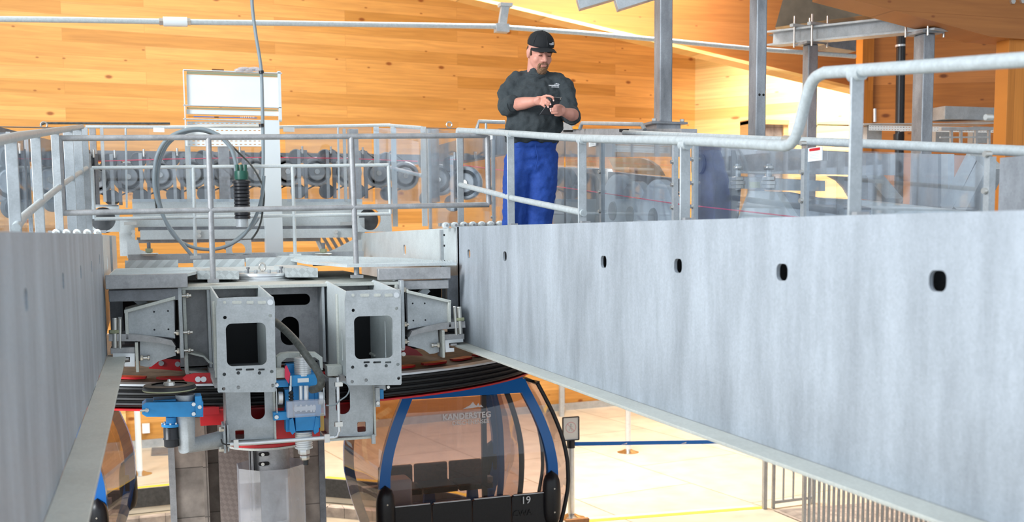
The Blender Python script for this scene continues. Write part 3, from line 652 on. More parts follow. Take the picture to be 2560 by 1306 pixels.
# --- far railing on the other side, along the station curve
t = thing('walkway_railing', 'far thin railing along the curved conveyor beyond the deck', 'railing', at(465, 560, 11.9), 'walkway railings')
MB().tube([at(214, 317, 11.9), at(465, 318, 11.9), at(700, 318, 11.9), at(975, 313, 11.9)], .018).build('top_rail', M_LITE, t)
MB().tube([at(975, 314, 11.9), at(1055, 320, 11.2)], .02).build('top_rail', M_RAIL, t)
MB().tube([at(976, 420, 11.9), at(1056, 440, 11.2)], .022).build('mid_rail', M_RAIL, t)
for x, y1 in ((314, 520), (845, 510)): MB().tube([at(x, 316, 11.9), at(x+3, y1, 11.9)], .011).build('thin_post', M_LITE, t)
for x, Y, y1 in ((467, 11.9, 520), (940, 11.9, 412), (983, 11.8, 567), (1058, 11.2, 566)):
    a, b = at(x, 317, Y), at(x+3, y1, Y); MB().beam(a, Vector((a.x, a.y, b.z)), .055, .03, (0, 1, 0)).build('flat_post', M_LITE, t)
# gantry grating of the walkways (under the man's feet; mostly hidden)
g = MB()
for i in range(46): g.box((2.27+i*.017, 4.2, 3.055), (2.273+i*.017, 9.5, 3.085))
for i in range(54): g.box((2.27, 4.2+i*.1, 3.06), (3.05, 4.205+i*.1, 3.08))
tag(g.build('walkway_grating', M_GALV, smooth=False), 'galvanised grating walkway under the man, behind the right girder', 'grating')
g = MB()
for i in range(30): g.box((-1.25+i*.022, 4.5, 3.50), (-1.245+i*.022, 9.5, 3.53))
for i in range(60): g.box((-1.25, 4.5+i*.085, 3.505), (-.6, 4.506+i*.085, 3.528))
tag(g.build('walkway_grating', M_LITE, smooth=False), 'galvanised grating walkway behind the left railing', 'grating')

mb_ = MB().box((2.24, 3.0, 2.96), (3.05, 3.1, 3.05))
for y in (4.2, 5.6, 7.0, 8.4): mb_.box((2.24, y, 2.96), (3.10, y+.08, 3.05))
tag(mb_.box((3.05, 3.0, 2.80), (5.6, 12.0, 2.94)).build('machine_bed', M_DARKST, smooth=False), 'dull steel bed carrying the conveyor machinery behind the right girder', 'bed')
# ================================================================== PLEXIGLASS SCREENS
def screen(label, pts, post_px, Y0, Y1):
    """clear sheet between two depths with thin angle posts"""
    t = thing('plexiglass_screen', label, 'screen', pts[0], 'plexiglass guards along the conveyor')
    n = len(pts); a = pts
    MB().prism(a, (a[1]-a[0]).cross(a[2]-a[1]).normalized()*.008).build('clear_sheet', M_PLEX, t)
    for (p, q) in post_px: MB().beam(p, q, .03, .03, (0, 1, 0)).build('angle_post', M_GALV, t)
    return t
# right hand side: X ~3.05, long clear sheets receding
XS = 3.08
def S_(x, y): return atX(x, y, XS)
def zat(p, z): return Vector((p.x, p.y, z))
def rscreen(label, xa, ya, xb, yb, posts=(), card=False, zb=2.95):
    a, b = S_(xa, ya), S_(xb, yb); t = screen(label, [zat(a, zb), zat(b, zb), b, a], [(zat(S_(x, y), zb), S_(x, y)) for x, y in posts], 0, 0)
    for x, y in posts:
        for k in range(4): p = zat(S_(x, y), 3.7-.0+.0+k*.14-.1); MB().cyl(p+Vector((-.03, -.0, 0)), p+Vector((0, 0, 0)), .012, n=8).build('bolt', M_BOLT, t)
    return t
rscreen('clear guard sheet behind and left of the man', 1160, 332, 1410, 340, ((1232, 334),))
rscreen('clear guard sheet right of the man reflecting blue, with a white sticker', 1415, 342, 1690, 352, ((1505, 346), (1688, 354)))
rscreen('clear guard sheet with a grey post, right of the third flat rail post', 1735, 360, 2015, 372, ((1738, 360), (2014, 372)))
rscreen('long scratched clear guard sheet behind the raised railing post', 2022, 372, 2478, 392, ((2476, 392),))
for lab, x, y, w_, h_ in (('white sticker on the clear guard right of the man', 1486, 356, 17, 17), ('white warning sticker with red heading on the long scratched guard', 2045, 386, 34, 30), ('small white sticker on the clear guard left of the man', 1229, 342, 12, 12)):
    t = thing('sticker', lab, 'sticker', S_(x, y)); a, b = S_(x-w_/2, y-h_/2), S_(x+w_/2, y+h_/2)
    MB().box((XS-.012, a.y, a.z), (XS-.018, b.y, b.z)).build('label_sheet', M_SIGN, t)
    if 'red' in lab: MB().box((XS-.018, a.y+(b.y-a.y)*.12, a.z-(a.z-b.z)*.05), (XS-.020, a.y+(b.y-a.y)*.88, a.z-(a.z-b.z)*.25)).build('heading_band', M_RED, t)
    for k in range(5):
        z = a.z-(a.z-b.z)*(.35+.11*k); MB().box((XS-.018, a.y+(b.y-a.y)*.15, z), (XS-.0195, a.y+(b.y-a.y)*.8, z-.003)).build('text_line', M_GREYP, t)
tag(MB().box(atX(2500, 395, 3.0), atX(2620, 400, 3.0)+Vector((.05, .0, -1.0))).build('grey_cabinet', M_COL), 'pale green grey cabinet edge beyond the long clear guard', 'cabinet')
# outer safety pipe behind the guard sheets
t = thing('handrail_pipe', 'upper pipe rail with ferrule behind the clear guards at right', 'rail', atX(1960, 345, 3.2))
MB().tube([atX(x, y, 3.2) for x, y in ((1560, 332), (1700, 338), (1960, 350))], .018).build('pipe', M_RAIL, t)
MB().tube([atX(x, y, 3.2) for x, y in ((1985, 352), (2200, 361), (2700, 385))], .022).build('pipe', M_RAIL, t)
MB().tube([atX(x, y, 3.2) for x, y in ((1962, 350), (1975, 351), (1988, 352))], .026).build('ferrule', M_BOLT, t)

# far guards
def fscreen(label, q, posts, Y=11.7):
    a, b = at(q[0], q[1], Y), at(q[2], q[1]+0, Y); z0 = at(q[0], q[3], Y).z
    return screen(label, [Vector((a.x, Y, z0)), Vector((b.x, Y, z0)), Vector((b.x, Y, b.z)), Vector((a.x, Y, a.z))], [(Vector((at(x, 400, Y).x, Y, z0)), Vector((at(x, 400, Y).x, Y, a.z))) for x in posts], 0, 0)
fscreen('clear guard sheet with white sticker behind the cable coil', (248, 319, 460, 505), (258,))
fscreen('clear guard sheet behind the plug connector', (470, 319, 650, 505), ())
fscreen('clear guard sheet right of the white post, before the far pulleys', (712, 319, 928, 505), (862,))
a, b = at(935, 320, 11.7), at(1068, 322, 10.9); z0 = at(935, 520, 11.7).z
screen('angled clear guard sheet at the right end of the far conveyor', [zat(a, z0), zat(b, z0), b, a], [(zat(b, z0), b)], 0, 0)
a, b = at(1072, 322, 10.8), at(1150, 326, 9.6); z0 = 3.25
screen('brownish clear guard sheet left of the first flat rail post', [zat(a, z0), zat(b, z0), b, a], [(zat(b, z0), b), (zat(a, z0), a)], 0, 0)
a, b = at(60, 340, 9.4), at(205, 322, 11.3)
screen('clear guard sheet behind the left railing posts', [zat(a, 3.45), zat(b, 3.45), b, a], [(zat(at(65, 340, 9.5), 3.45), at(65, 338, 9.5))], 0, 0)
a, b = at(-60, 330, 8.0), at(55, 332, 9.3)
screen('clear guard sheet at the far left edge', [zat(a, 3.45), zat(b, 3.45), b, a], [(zat(at(20, 330, 8.9), 3.45), at(20, 330, 8.9))], 0, 0)
for lab, x, y in (('white sticker on the clear guard near the coil', 397, 325), ('white sticker on the clear guard right of the white post', 722, 324)):
    tag(MB().box(at(x-14, y-6, 11.65), at(x+14, y+6, 11.66)).build('sticker', M_SIGN), lab, 'sticker')

# ================================================================== FAR CONVEYOR
YF = 12.6
tag(MB().box(at(236, 376, YF+.25), at(1065, 412, YF+.35)).build('conveyor_beam', M_DARKST), 'dark grey beam carrying the far row of pulleys', 'beam')
pu = thing('conveyor_pulley', 'x', 'pulley', (0, 0, 0))
MB().lathe([(.03, -.05), (.09, -.05), (.10, -.035), (.155, -.035), (.168, -.02), (.168, .03), (.15, .05), (.03, .05)], (0, 0, 0), (0, 1, 0), 32).build('tyre', M_TYREG, pu)
MB().lathe([(.02, -.07), (.03, -.07), (.035, -.05)], (0, 0, 0), (0, 1, 0), 12).build('hub', M_BOLT, pu)
MB().lathe([(.12, -.0365), (.126, -.040), (.132, -.0365)], (0, 0, 0), (0, 1, 0), 32).build('groove_ring', M_TYRE, pu)
kx = [(243, 448), (321, 443), (400, 438), (480, 434), (558, 432), (640, 431), (718, 430), (791, 430), (868, 431), (945, 434), (1012, 440)]
ordn = ['first', 'second', 'third', 'fourth', 'fifth', 'sixth', 'seventh', 'eighth', 'ninth', 'tenth', 'eleventh']
first = True
for i, (x, y) in enumerate(kx):
    c = pu if first else copy_tree(pu); first = False
    c.location = at(x, y, YF); c['label'] = 'round grey conveyor pulley, %s from the left in the far row' % ordn[i]; c['group'] = 'far conveyor pulleys'
hg = thing('pulley_hanger', 'x', 'hanger', (0, 0, 0))
MB().box((-.055, -.06, -.30), (-.02, 0, .24)).build('bar', M_GALV, hg); MB().box((.02, -.06, -.30), (.055, 0, .24)).build('bar', M_DARKST, hg)
MB().lathe([(.02, -.09), (.075, -.09), (.085, -.07), (.085, -.03), (.02, -.03)], (-.06, .05, .17), (0, 1, 0), 20).build('upper_roller', M_TYRE, hg)
MB().lathe([(.02, -.09), (.075, -.09), (.085, -.07), (.085, -.03), (.02, -.03)], (-.05, .05, -.22), (0, 1, 0), 20).build('lower_roller', M_TYRE, hg)
MB().cyl((0, -.08, .2), (0, -.08, .28), .012, n=8).build('adjuster_screw', M_BOLT, hg)
hx = [(290, 443), (362, 440), (445, 437), (522, 434), (600, 432), (680, 431), (755, 430), (826, 430), (905, 431), (978, 436)]
first = True
for i, (x, y) in enumerate(hx):
    c = hg if first else copy_tree(hg); first = False
    c.location = at(x, y, YF-.12); c['label'] = 'upright twin bar pulley hanger, %s from the left in the far row' % ordn[i]; c['group'] = 'far pulley hangers'
# zigzag belts
for i in range(len(kx)-1):
    xm = (kx[i][0]+kx[i+1][0])/2; y = kx[i][1]
    tag(MB().tube([at(kx[i][0]-12, y-32, YF-.02), at(kx[i][0], y-30, YF-.02), at(xm, y-56, YF-.02), at(kx[i+1][0], y-30, YF-.02)], .012, 6).build('drive_belt', M_RUB), 'black drive belt over the %s far pulley' % ordn[i], 'belt', 'far drive belts')
    tag(MB().tube([at(kx[i][0], y+32, YF-.02), at(xm, y+50, YF-.02), at(kx[i+1][0], y+32, YF-.02)], .010, 6).build('drive_belt', M_RUB), 'black drive belt under the %s far pulley' % ordn[i], 'belt', 'far drive belts')
tag(MB().tube([at(x, y, YF-.18) for x, y in ((225, 404), (420, 398), (640, 394), (860, 396), (1100, 406), (1300, 432))], .006, 6).build('trip_cord', M_REDC), 'thin red trip cord along the far conveyor', 'cord')
tag(MB().tube([atX(x, y, 3.15) for x, y in ((1385, 466), (1500, 482), (1690, 510), (1900, 533), (2070, 552))], .004, 6).build('trip_cord', M_REDC), 'thin pink red cord behind the clear guards right of the man', 'cord')
# posts of the conveyor
for lab, x0, x1, y0, y1, Y in (('grey steel stanchion at the left end of the far conveyor', 222, 248, 320, 512, 12.3), ('brown grey steel stanchion behind the plug connector', 545, 578, 365, 520, 12.4), ('grey steel stanchion at the right end of the far conveyor', 872, 900, 322, 505, 12.2), ('dull steel stanchion left of the brownish guard', 1070, 1100, 322, 505, 10.9)):
    tag(MB().box(at(x0, y0, Y), at(x1, y1, Y)+Vector((0, .12, 0))).build('steel_stanchion', M_CAST, bevel=.004), lab, 'stanchion')
# side conveyors bending towards the camera
for side, pts in (('left', ((205, 450, 11.9), (120, 450, 10.6), (20, 455, 9.4))), ('right', ((1100, 450, 11.4), (1165, 458, 10.6)))):
    for i, (x, y, Y) in enumerate(pts):
        c = copy_tree(pu); c.location = at(x, y, Y); c.rotation_euler = (0, 0, .55 if side == 'left' else -.55)
        c['label'] = 'conveyor pulley seen obliquely in the %s bend, %s from the far row' % (side, ordn[i]); c['group'] = 'pulleys in the conveyor bends'
        c = copy_tree(hg); c.location = at(x+(22 if side == 'left' else -22), y-5, Y); c.rotation_euler = (0, 0, .55 if side == 'left' else -.55)
        c['label'] = 'upright hanger in the %s conveyor bend, %s from the far row' % (side, ordn[i]); c['group'] = 'hangers in the conveyor bends'
a, b = at(232, 378, 12.8), at(-40, 392, 9.6)
tag(MB().beam(Vector((a.x, a.y, a.z-.12)), Vector((b.x, b.y, a.z-.14)), .1, .22).build('conveyor_beam', M_DARKST), 'dark beam of the left conveyor bend', 'beam')
a, b = at(1060, 380, 12.8), at(1260, 372, 9.8)
tag(MB().beam(Vector((a.x, a.y, a.z-.1)), Vector((b.x, b.y, a.z-.12)), .1, .24).build('conveyor_beam', M_DARKST), 'dark beam of the right conveyor bend', 'beam')
# dark top cover strip line + lifting eyes
tag(MB().box(at(-30, 316, 11.6), at(210, 322, 11.7)).build('cover_strip', M_DARKST), 'dark cover strip above the left conveyor bend', 'strip')
tag(MB().box(at(1040, 319, 12.2), at(1255, 325, 12.3)).build('cover_strip', M_DARKST), 'dark cover strip above the right conveyor bend', 'strip')
for lab, x, y in (('lifting eye on the right bend cover', 1123, 312), ('lifting eye on the left bend cover', 110, 313)):
    c = at(x, y, 11.7); tag(MB().tube([c+Vector((.03*math.cos(a_), 0, .03*math.sin(a_))) for a_ in [i*PI/8 for i in range(16)]], .009, 6, closed=True).build('lifting_eye', M_BOLT), lab, 'eye bolt', 'lifting eyes')
tr_ = MB()
tag(MB().tube([at(100, 313, 11.9), at(112, 308, 11.9), at(425, 309, 11.9)], .012, 8).build('cable_conduit', M_CABLE2), 'thin dark conduit on the orange wall left of the panel board', 'conduit')
t = thing('low_handrail', 'short bent handrail on the cover behind the man', 'rail', at(1200, 312, 9.9))
MB().tube([at(1192, 322, 9.9), at(1197, 304, 9.9), at(1262, 306, 9.9)], .018).build('pipe', M_GALV, t)
MB().tube([at(1215, 306, 9.9), at(1215, 324, 9.9)], .012).build('post', M_GALV, t)

# ================================================================== FAR CROSS STRUCTURE under the conveyor
t = thing('far_cross_frame', 'pale galvanised cross frame with two round openings behind the far railing', 'frame', at(600, 560, 11.6))
Y = 11.6
MB().box(at(330, 498, Y+.15), at(905, 565, Y+.2)).build('cross_plate', M_LITE, t)
MB().box(at(296, 545, Y+.05), at(340, 640, Y+.08)).build('side_plate', M_LITE, t); MB().box(at(880, 545, Y+.05), at(912, 640, Y+.08)).build('side_plate', M_LITE, t)
MB().box(at(345, 568, Y), at(895, 574, Y+.1)).build('slide_rail', M_DARKST, t)
MB().box(at(350, 576, Y-.02), at(880, 594, Y+.12)).build('lower_beam', M_LITE, t)
MB().box(at(342, 594, Y+.1), at(800, 603, Y+.15)).build('dark_underside', M_CAST, t)
for i, (x0, x1, xc) in enumerate(((208, 298, 257), (888, 978, 925))):
    c = P2([(xc, 548)], Y-.1)[0]; o_ = P2([(x0, 517), (x1, 514), (x1+2, 580), (x0, 580)], Y-.1)
    MB().plateXZ(o_, [circ(c[0], c[1], .12, 24)], Y-.1, .03).build('end_plate', M_LITE, t)
    MB().cyl((c[0], Y+.1, c[1]-.01), (c[0], Y+.3, c[1]-.01), .13).build('dark_drum', M_TYRE, t)
    MB().box(at(x0, 512, Y-.1), at(x1, 518, Y+.2)).build('top_ledge', M_GALV, t)
for x, y in ((328, 565), (872, 565)): MB().box(at(x-18, y-10, Y-.1), at(x+14, y-2, Y-.02)).build('clamp_block', M_BOLT, t)
for x in (333, 498, 840):
    for y in (580, 590): MB().cyl(at(x, y, Y-.06), at(x, y, Y), .022, n=6).build('bolt', M_BOLT, t)
for s, pts in (('l', [(318, 600), (345, 600), (350, 625), (400, 640), (318, 645)]), ('r', [(905, 600), (882, 600), (840, 622), (800, 640), (905, 640)])):
    MB().prism([at(x, y, Y-.3) for x, y in pts], (0, .02, 0)).build('gusset_plate', M_LITE, t)
MB().box(at(320, 637, 10.9), at(905, 650, 11.0)).build('base_rail', M_GALV, t)
for x, s in ((373, 1), (809, 1)):
    c = at(x, 640, 10.8)
    k = thing('adjusting_bolt', ('left' if x < 500 else 'right')+' upright adjusting bolt with brassy nut on a disc washer', 'bolt', c, 'adjusting bolts')
    MB().cyl(c, c+Vector((0, 0, .13)), .018, n=10).build('stud', M_DARKST, k); MB().hexa(c+Vector((0, 0, .03)), (0, 0, 1), .034, .04).build('nut', M_OLIVE, k)
    MB().lathe([(.0, 0), (.05, 0), (.085, .02), (.08, .025)], c, (0, 0, 1), 20).build('washer', M_LITE, k)
bp = P2([(563, 603), (628, 600), (630, 636), (566, 637)], 10.9); c = P2([(597, 632)], 10.9)[0]
tag(MB().plateXZ(bp, [circ(c[0], c[1]+.03, .065)], 10.9, .02).build('bearing_plate', M_LITE), 'pale square plate with round opening hanging below the coil', 'plate')
# sloped slats at right under the frame
t = thing('slatted_panel', 'dark slatted ventilation panel with white edge strip under the far frame', 'panel', at(830, 610, 11.9))
for i in range(5): MB().beam(at(787+i*18, 588, 11.9), at(815+i*18, 635, 11.9), .05, .03).build('slat', M_CAST, t)
MB().beam(at(785, 585, 11.8), at(806, 632, 11.8), .045, .03).build('edge_strip', M_WHITE, t)

# ================================================================== CARRIAGE FRAME (between the girders)
XM = .885
def A_(x, y, Y=7.35): return at(x, y, Y)
cf = thing('carriage_frame', 'large grey cast steel carriage frame with two box arms between the girders', 'frame', (XM, 7.6, 2.6))
ZT = 3.262
def part(name, loc):
    o = bpy.data.objects.new(name, None); COL.objects.link(o); o.empty_display_size = .1
    o.parent = cf; o.matrix_parent_inverse = wm(cf).inverted(); o.location = loc; return o
# top flange plate
MB().box((.14, 7.40, ZT-.022), (1.64, 9.9, ZT)).build('top_plate', M_FLNG, cf, bevel=.003)
# front lip under the flange with pockets
x0, x1 = .14, 1.62
# recessed web with slot and oval openings
Yw = 7.62
slot = P2([(683, 737), (775, 737), (775, 765), (683, 765)], Yw); ov = P2([(700, 793), (747, 793), (747, 865), (700, 865)], Yw)
sl = rrect(slot[0][0]-.06, slot[3][1], slot[1][0], slot[0][1], .036); ol = rrect(ov[0][0]+.0, ov[3][1], ov[1][0]+.0, ov[0][1], .06)
MB().plateXZ([(x0, 2.70), (x1, 2.70), (x1, ZT-.02), (x0, ZT-.02)], [sl, ol], Yw, .02).build('web_plate', M_CAST, cf)
MB().box((x0, 9.2, 2.72), (x1, 9.22, ZT-.03)).build('rear_plate', M_DARKST, cf)
MB().box((-.28, 8.0, 2.72), (2.07, 8.02, 3.24)).build('shade_backing', M_HOLE, cf)  # added black sheet, paints the deep shade inside the carriage
MB().box((x0, Yw, 2.69), (x1, 9.2, 2.71)).build('bottom_plate', M_DARKST, cf)
# vertical ribs projecting from the web
for x in (519, 652, 803, 945):
    X = A_(x, 730, 7.5).x; MB().box((X-.009, 7.415, 2.72), (X+.009, Yw, ZT-.022)).build('rib', M_GALV, cf)
# end flanges (vertical) left and right with bolts and clipped foot
def both(f):
    for mirror in (False, True): f(mirror)
def bld(mb, mir, name, mat, parent, **k):
    return (mb.mirror(XM) if mir else mb).build(name, mat, parent, **k)
for mir in (False, True):
    X = A_(458, 800, 7.4).x
    m_ = MB().prism([(X-.0, 7.40, ZT-.02), (X+.022, 7.40, ZT-.02), (X+.022, 7.40, 2.70), (X+.03, 7.40, 2.67), (X+.012, 7.40, 2.67), (X, 7.40, 2.69)], (0, .35, 0)); bld(m_, mir, 'end_flange', M_FLNG, cf, bevel=.003)
    Xb = X+.03
    m_ = MB().prism([(Xb-.01, 7.41, 2.69), (Xb+.13, 7.41, 2.665), (Xb+.13, 7.41, 2.68), (Xb-.01, 7.41, 2.705)], (0, .2, 0)); bld(m_, mir, 'foot_rib', M_FLNG, cf)
    m_ = MB().prism([(Xb-.01, 7.41, 2.82), (Xb+.09, 7.41, 2.79), (Xb+.12, 7.41, 2.75), (Xb+.15, 7.41, 2.74), (Xb+.15, 7.41, 2.75), (Xb+.125, 7.41, 2.765), (Xb+.095, 7.41, 2.80), (Xb-.01, 7.41, 2.832)], (0, .2, 0)); bld(m_, mir, 'foot_rib', M_FLNG, cf)
    # bracket mounting flange
    m_ = MB().box((X-.028, 7.33, 2.80), (X-.004, 7.6, ZT+.012)); bld(m_, mir, 'mounting_flange', M_GALV, cf, bevel=.003)
    for z in (3.205, 2.965, 2.845):
        m_ = MB().cyl((X-.062, 7.36, z), (X+.055, 7.36, z), .0105, n=10); m_.hexa((X-.048, 7.36, z), (1, 0, 0), .019, .020); m_.hexa((X+.023, 7.36, z), (1, 0, 0), .019, .016)
        bld(m_, mir, 'flange_bolt', M_BOLT, cf)

# side brackets
def lp(pts, Y=7.36): return [(A_(x, y, Y).x, A_(x, y, Y).z) for x, y in pts]
for mir in (False, True):
    sb = part('side_bracket', (2*XM if mir else 0, 7.4, 2.9))
    o_ = lp([(317, 781), (434, 746), (438, 846), (400, 842), (352, 838), (317, 836)])
    hl = [circ(*lp([(385, 780)])[0], .0065, 10), circ(*lp([(420, 778)])[0], .0065, 10), circ(*lp([(386, 825)])[0], .0065, 10), circ(*lp([(421, 824)])[0], .0065, 10)]
    bld(MB().plateXZ(o_, hl, 7.36, .02), mir, 'side_plate', M_GALV, sb)
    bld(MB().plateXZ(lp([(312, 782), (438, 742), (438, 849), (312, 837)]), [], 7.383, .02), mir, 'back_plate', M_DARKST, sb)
    # top flange, end flange, bottom curved flange (deep in Y, seen edge on)
    a, b = A_(310, 776, 7.32), A_(438, 741, 7.32); bld(MB().prism([a, b, b-Vector((0, 0, .022)), a-Vector((0, 0, .022))], (0, .3, 0)), mir, 'top_flange', M_FLNG, sb, bevel=.003)
    a = A_(311, 777, 7.32); bld(MB().box((a.x, 7.32, a.z), (a.x+.02, 7.62, A_(311, 850, 7.32).z)), mir, 'end_plate', M_FLNG, sb, bevel=.003)
    cu = [A_(x, y, 7.32) for x, y in ((272, 836), (310, 836), (345, 837), (385, 842), (430, 852), (440, 868))]
    cl = [A_(x, y, 7.32) for x, y in ((436, 866), (410, 860), (370, 855), (340, 854), (310, 854), (272, 854))]
    bld(MB().prism(cu+cl, (0, .28, 0)), mir, 'curved_flange', M_CAST, sb)
    o_ = lp([(350, 853), (400, 858), (438, 866), (440, 890), (420, 896), (395, 905), (378, 918), (365, 918), (350, 915)])
    bld(MB().plateXZ(o_, [], 7.37, .02), mir, 'lower_plate', M_GALV, sb)
    a, b = A_(337, 857, 7.30), A_(348, 931, 7.30); bld(MB().box((a.x, 7.30, a.z), (b.x, 7.44, b.z)), mir, 'tie_plate', M_FLNG, sb, bevel=.002)
    a = A_(350, 896, 7.34); m_ = MB().cyl(a, a+Vector((.055, 0, 0)), .011, n=10); m_.hexa(a+Vector((.0, 0, 0)), (1, 0, 0), .019, .02); m_.hexa(a+Vector((.045, 0, 0)), (1, 0, 0), .019, .016); bld(m_, mir, 'set_screw', M_BOLT, sb)
    # jacking bolts at the girder side
    for x, r_, y0, y1 in ((287, .017, 798, 870), (300, .012, 796, 872)):
        a, b = A_(x, y0, 7.33), A_(x, y1, 7.33); m_ = MB().cyl(a, b, r_, n=12); m_.hexa(a-Vector((0, 0, .008)), (0, 0, 1), r_*1.05, .016)
        bld(m_, mir, 'jacking_bolt', M_BOLT, sb)
    a = A_(285, 834, 7.33); bld(MB().hexa(a, (0, 0, 1), .032, .022), mir, 'jacking_nut', M_OLIVE, sb)
    # girder clamp
    kc = thing('girder_clamp', 'bright C shaped clamp holding the '+('right' if mir else 'left')+' girder flange below the side bracket', 'clamp', (2*XM if mir else 0, 7.35, 2.85), 'girder clamps')
    bld(MB().box(A_(276, 871, 7.32), A_(338, 884, 7.32)+Vector((0, .22, 0))), mir, 'upper_block', M_CAST, kc, bevel=.003)
    o_ = lp([(282, 884), (337, 884), (337, 917), (311, 917), (311, 907), (325, 906), (325, 893), (282, 893)], 7.31)
    bld(MB().plateXZ(o_, [], 7.31, .12), mir, 'clamp_jaw', M_ALU, kc, bevel=.002)
    a = A_(322, 898, 7.30); bld(MB().cyl(a, a-Vector((.045, 0, 0)), .009, n=10), mir, 'clamp_screw', M_CAST, kc)

# box arms towards the camera
def boxarm(xl, xr, zt, zb, Yf, label, px_face):
    """px_face: face plate outline in px at Yf"""
    t = part('box_arm', (0, Yf, 3))
    F = lambda pts: P2(pts, Yf)
    fx0, fy0, fx1, fy1 = px_face
    o_ = F([(fx0+4, fy0+4), (fx0+60, fy0+1), (fx1-6, fy0), (fx1-2, fy0+14), (fx1, fy1-4), (fx1-2, fy1), (fx0+6, fy1+1), (fx0+4, fy1-3), (fx0, fy0+30)])
    wd, ht = fx1-fx0, fy1-fy0
    def U(u, v): return F([(fx0+u*wd, fy0+v*ht)])[0]
    a, b = U(.16, .285), U(.855, .715)
    win = rrect(a[0], b[1], b[0], a[1], .035, 6)
    hl = [win]
    for u, v in ((.15, .22), (.91, .20), (.14, .815), (.375, .80), (.73, .80), (.935, .785), (.13, .965), (.375, .95), (.95, .93)): hl.append(circ(*U(u, v), .0105, 12))
    for u0, u1 in ((.33, .44), (.50, .64), (.71, .82)): p, q = U(u0, .755), U(u1, .772); hl.append(rrect(p[0], q[1], q[0], p[1], .004, 3))
    MB().plateXZ(o_, hl, Yf, .012).build('face_plate', M_GALV, t, bevel=.0015)
    # welded slugs on the top edge of the face
    for u0, u1 in ((.12, .17), (.27, .43), (.51, .63), (.70, .84)):
        p, q = U(u0, .045), U(u1, .075); MB().plateXZ(rrect(p[0], q[1], q[0], p[1], .006, 3), [], Yf-.003, .004).build('weld_slug', M_FLNG, t)
    p = U(.91, .06); MB().cyl((p[0], Yf-.004, p[1]), (p[0], Yf+.002, p[1]), .017, n=16).build('weld_slug', M_ALU, t)
    zt, zb = U(.5, .02)[1], U(.5, .94)[1]; XL, XR = U(.03, 0)[0], U(.97, 0)[0]
    # slotted side walls, open on top; paler zinc paints in reflected light
    for X, s in ((XL, 1), (XR, -1)):
        hs_ = [rrect(Yf+.42, zb+.08, Yf+.45, zt-.22, .012), rrect(Yf+.20, zb+.10, Yf+.23, zt-.25, .012)]
        MB().plate([(Yf+.012, zb), (7.60, zb+.01), (7.60, zt), (7.44, zt+.035), (Yf+.012, zt)], hs_, .010, (X, 0, 0), (0, 1, 0), (0, 0, 1), (s, 0, 0)).build('side_wall', M_LITE, t)
        MB().cyl((X-s*.006, Yf+.33, zb+.02), (X-s*.006, Yf+.33, zt-.03), .012, n=10).build('fold_bead', M_FLNG, t)
    MB().box((XL, Yf+.012, zb+.0), (XR, 7.6, zb+.012)).build('floor_plate', M_DARKST, t)
    MB().box((XL, 7.585, zb), (XR, 7.6, zt-.05)).build('inner_plate', M_HOLE, t)
    for k in range(3): MB().cyl((XL+.08+k*.08, Yf+.15+k*.1, zb+.012), (XL+.08+k*.08, Yf+.15+k*.1, zb+.02), .012, n=8).build('bolt_head', M_BOLT, t)
    MB().box((XL-.03, Yf+.14, zb-.02), (XL+.03, 7.55, zb+.012)).build('bottom_rail', M_CAST, t)
    return t
boxarm(0, 0, 0, 0, 6.5, 'left galvanised box arm with square window in its face plate', (540, 742, 689, 981))
boxarm(0, 0, 0, 0, 6.62, 'right galvanised box arm with square window, its side wall visible', (862, 724, 1004, 963))
# lower legs with long oval openings
def leg(outer, oval, sq, Y, label):
    t = part('hanger_leg', at(outer[0][0], outer[0][1], Y))
    a, b = P2([oval[:2], oval[2:]], Y); c, d = P2([sq[:2], sq[2:]], Y)
    MB().plateXZ(P2(outer, Y), [rrect(a[0], b[1], b[0], a[1], abs(b[0]-a[0])*.48, 8), rrect(c[0], d[1], d[0], c[1], .008, 3)], Y, .012).build('front_plate', M_GALV, t, bevel=.001)
    p, q = at(*outer[0], Y), at(*outer[-1], Y)
    MB().box((p.x, Y+.012, p.z-.01), (p.x+.01, Y+.35, q.z)).build('side_plate', M_CAST, t)
    p2, q2 = at(*outer[1], Y), at(*outer[2], Y); MB().box((p2.x-.012, Y-.02, p2.z), (p2.x, Y+.3, q2.z)).build('side_plate', M_FLNG, t)
    MB().box((q.x-.01, Y-.03, q2.z-.012), (q2.x+.01, Y+.35, q2.z+.002)).build('foot_flange', M_FLNG, t)
    return t
leg([(562, 960), (686, 960), (686, 1098), (572, 1102)], (625, 965, 663, 1048), (588, 1076, 611, 1098), 6.82, 'left hanger leg plate with long oval opening')
leg([(822, 945), (936, 945), (932, 1090), (822, 1093)], (838, 960, 876, 1035), (893, 1056, 915, 1080), 6.88, 'right hanger leg plate with long oval opening')
# small bracket at lower right of the right leg
sbk = thing('sensor_bracket', 'small bolted sensor bracket with blue switch at the right hanger leg', 'bracket', at(948, 985, 6.85))
MB().box(at(935, 965, 6.85), at(962, 975, 6.88)).build('arm', M_GALV, sbk); MB().box(at(939, 970, 6.8), at(948, 1016, 6.83)).build('upright', M_GALV, sbk)
MB().box(at(950, 975, 6.83), at(957, 996, 6.86)).build('blue_switch', M_BLUEP, sbk)
MB().hexa(at(944, 1008, 6.79), (0, -1, 0), .014, .014).build('bolt', M_BOLT, sbk); MB().hexa(at(970, 968, 6.83), (0, -1, 0), .012, .014).build('bolt', M_BOLT, sbk)
MB().box(at(930, 1088, 6.8), at(937, 1108, 6.83)).build('lower_tab', M_GALV, sbk)

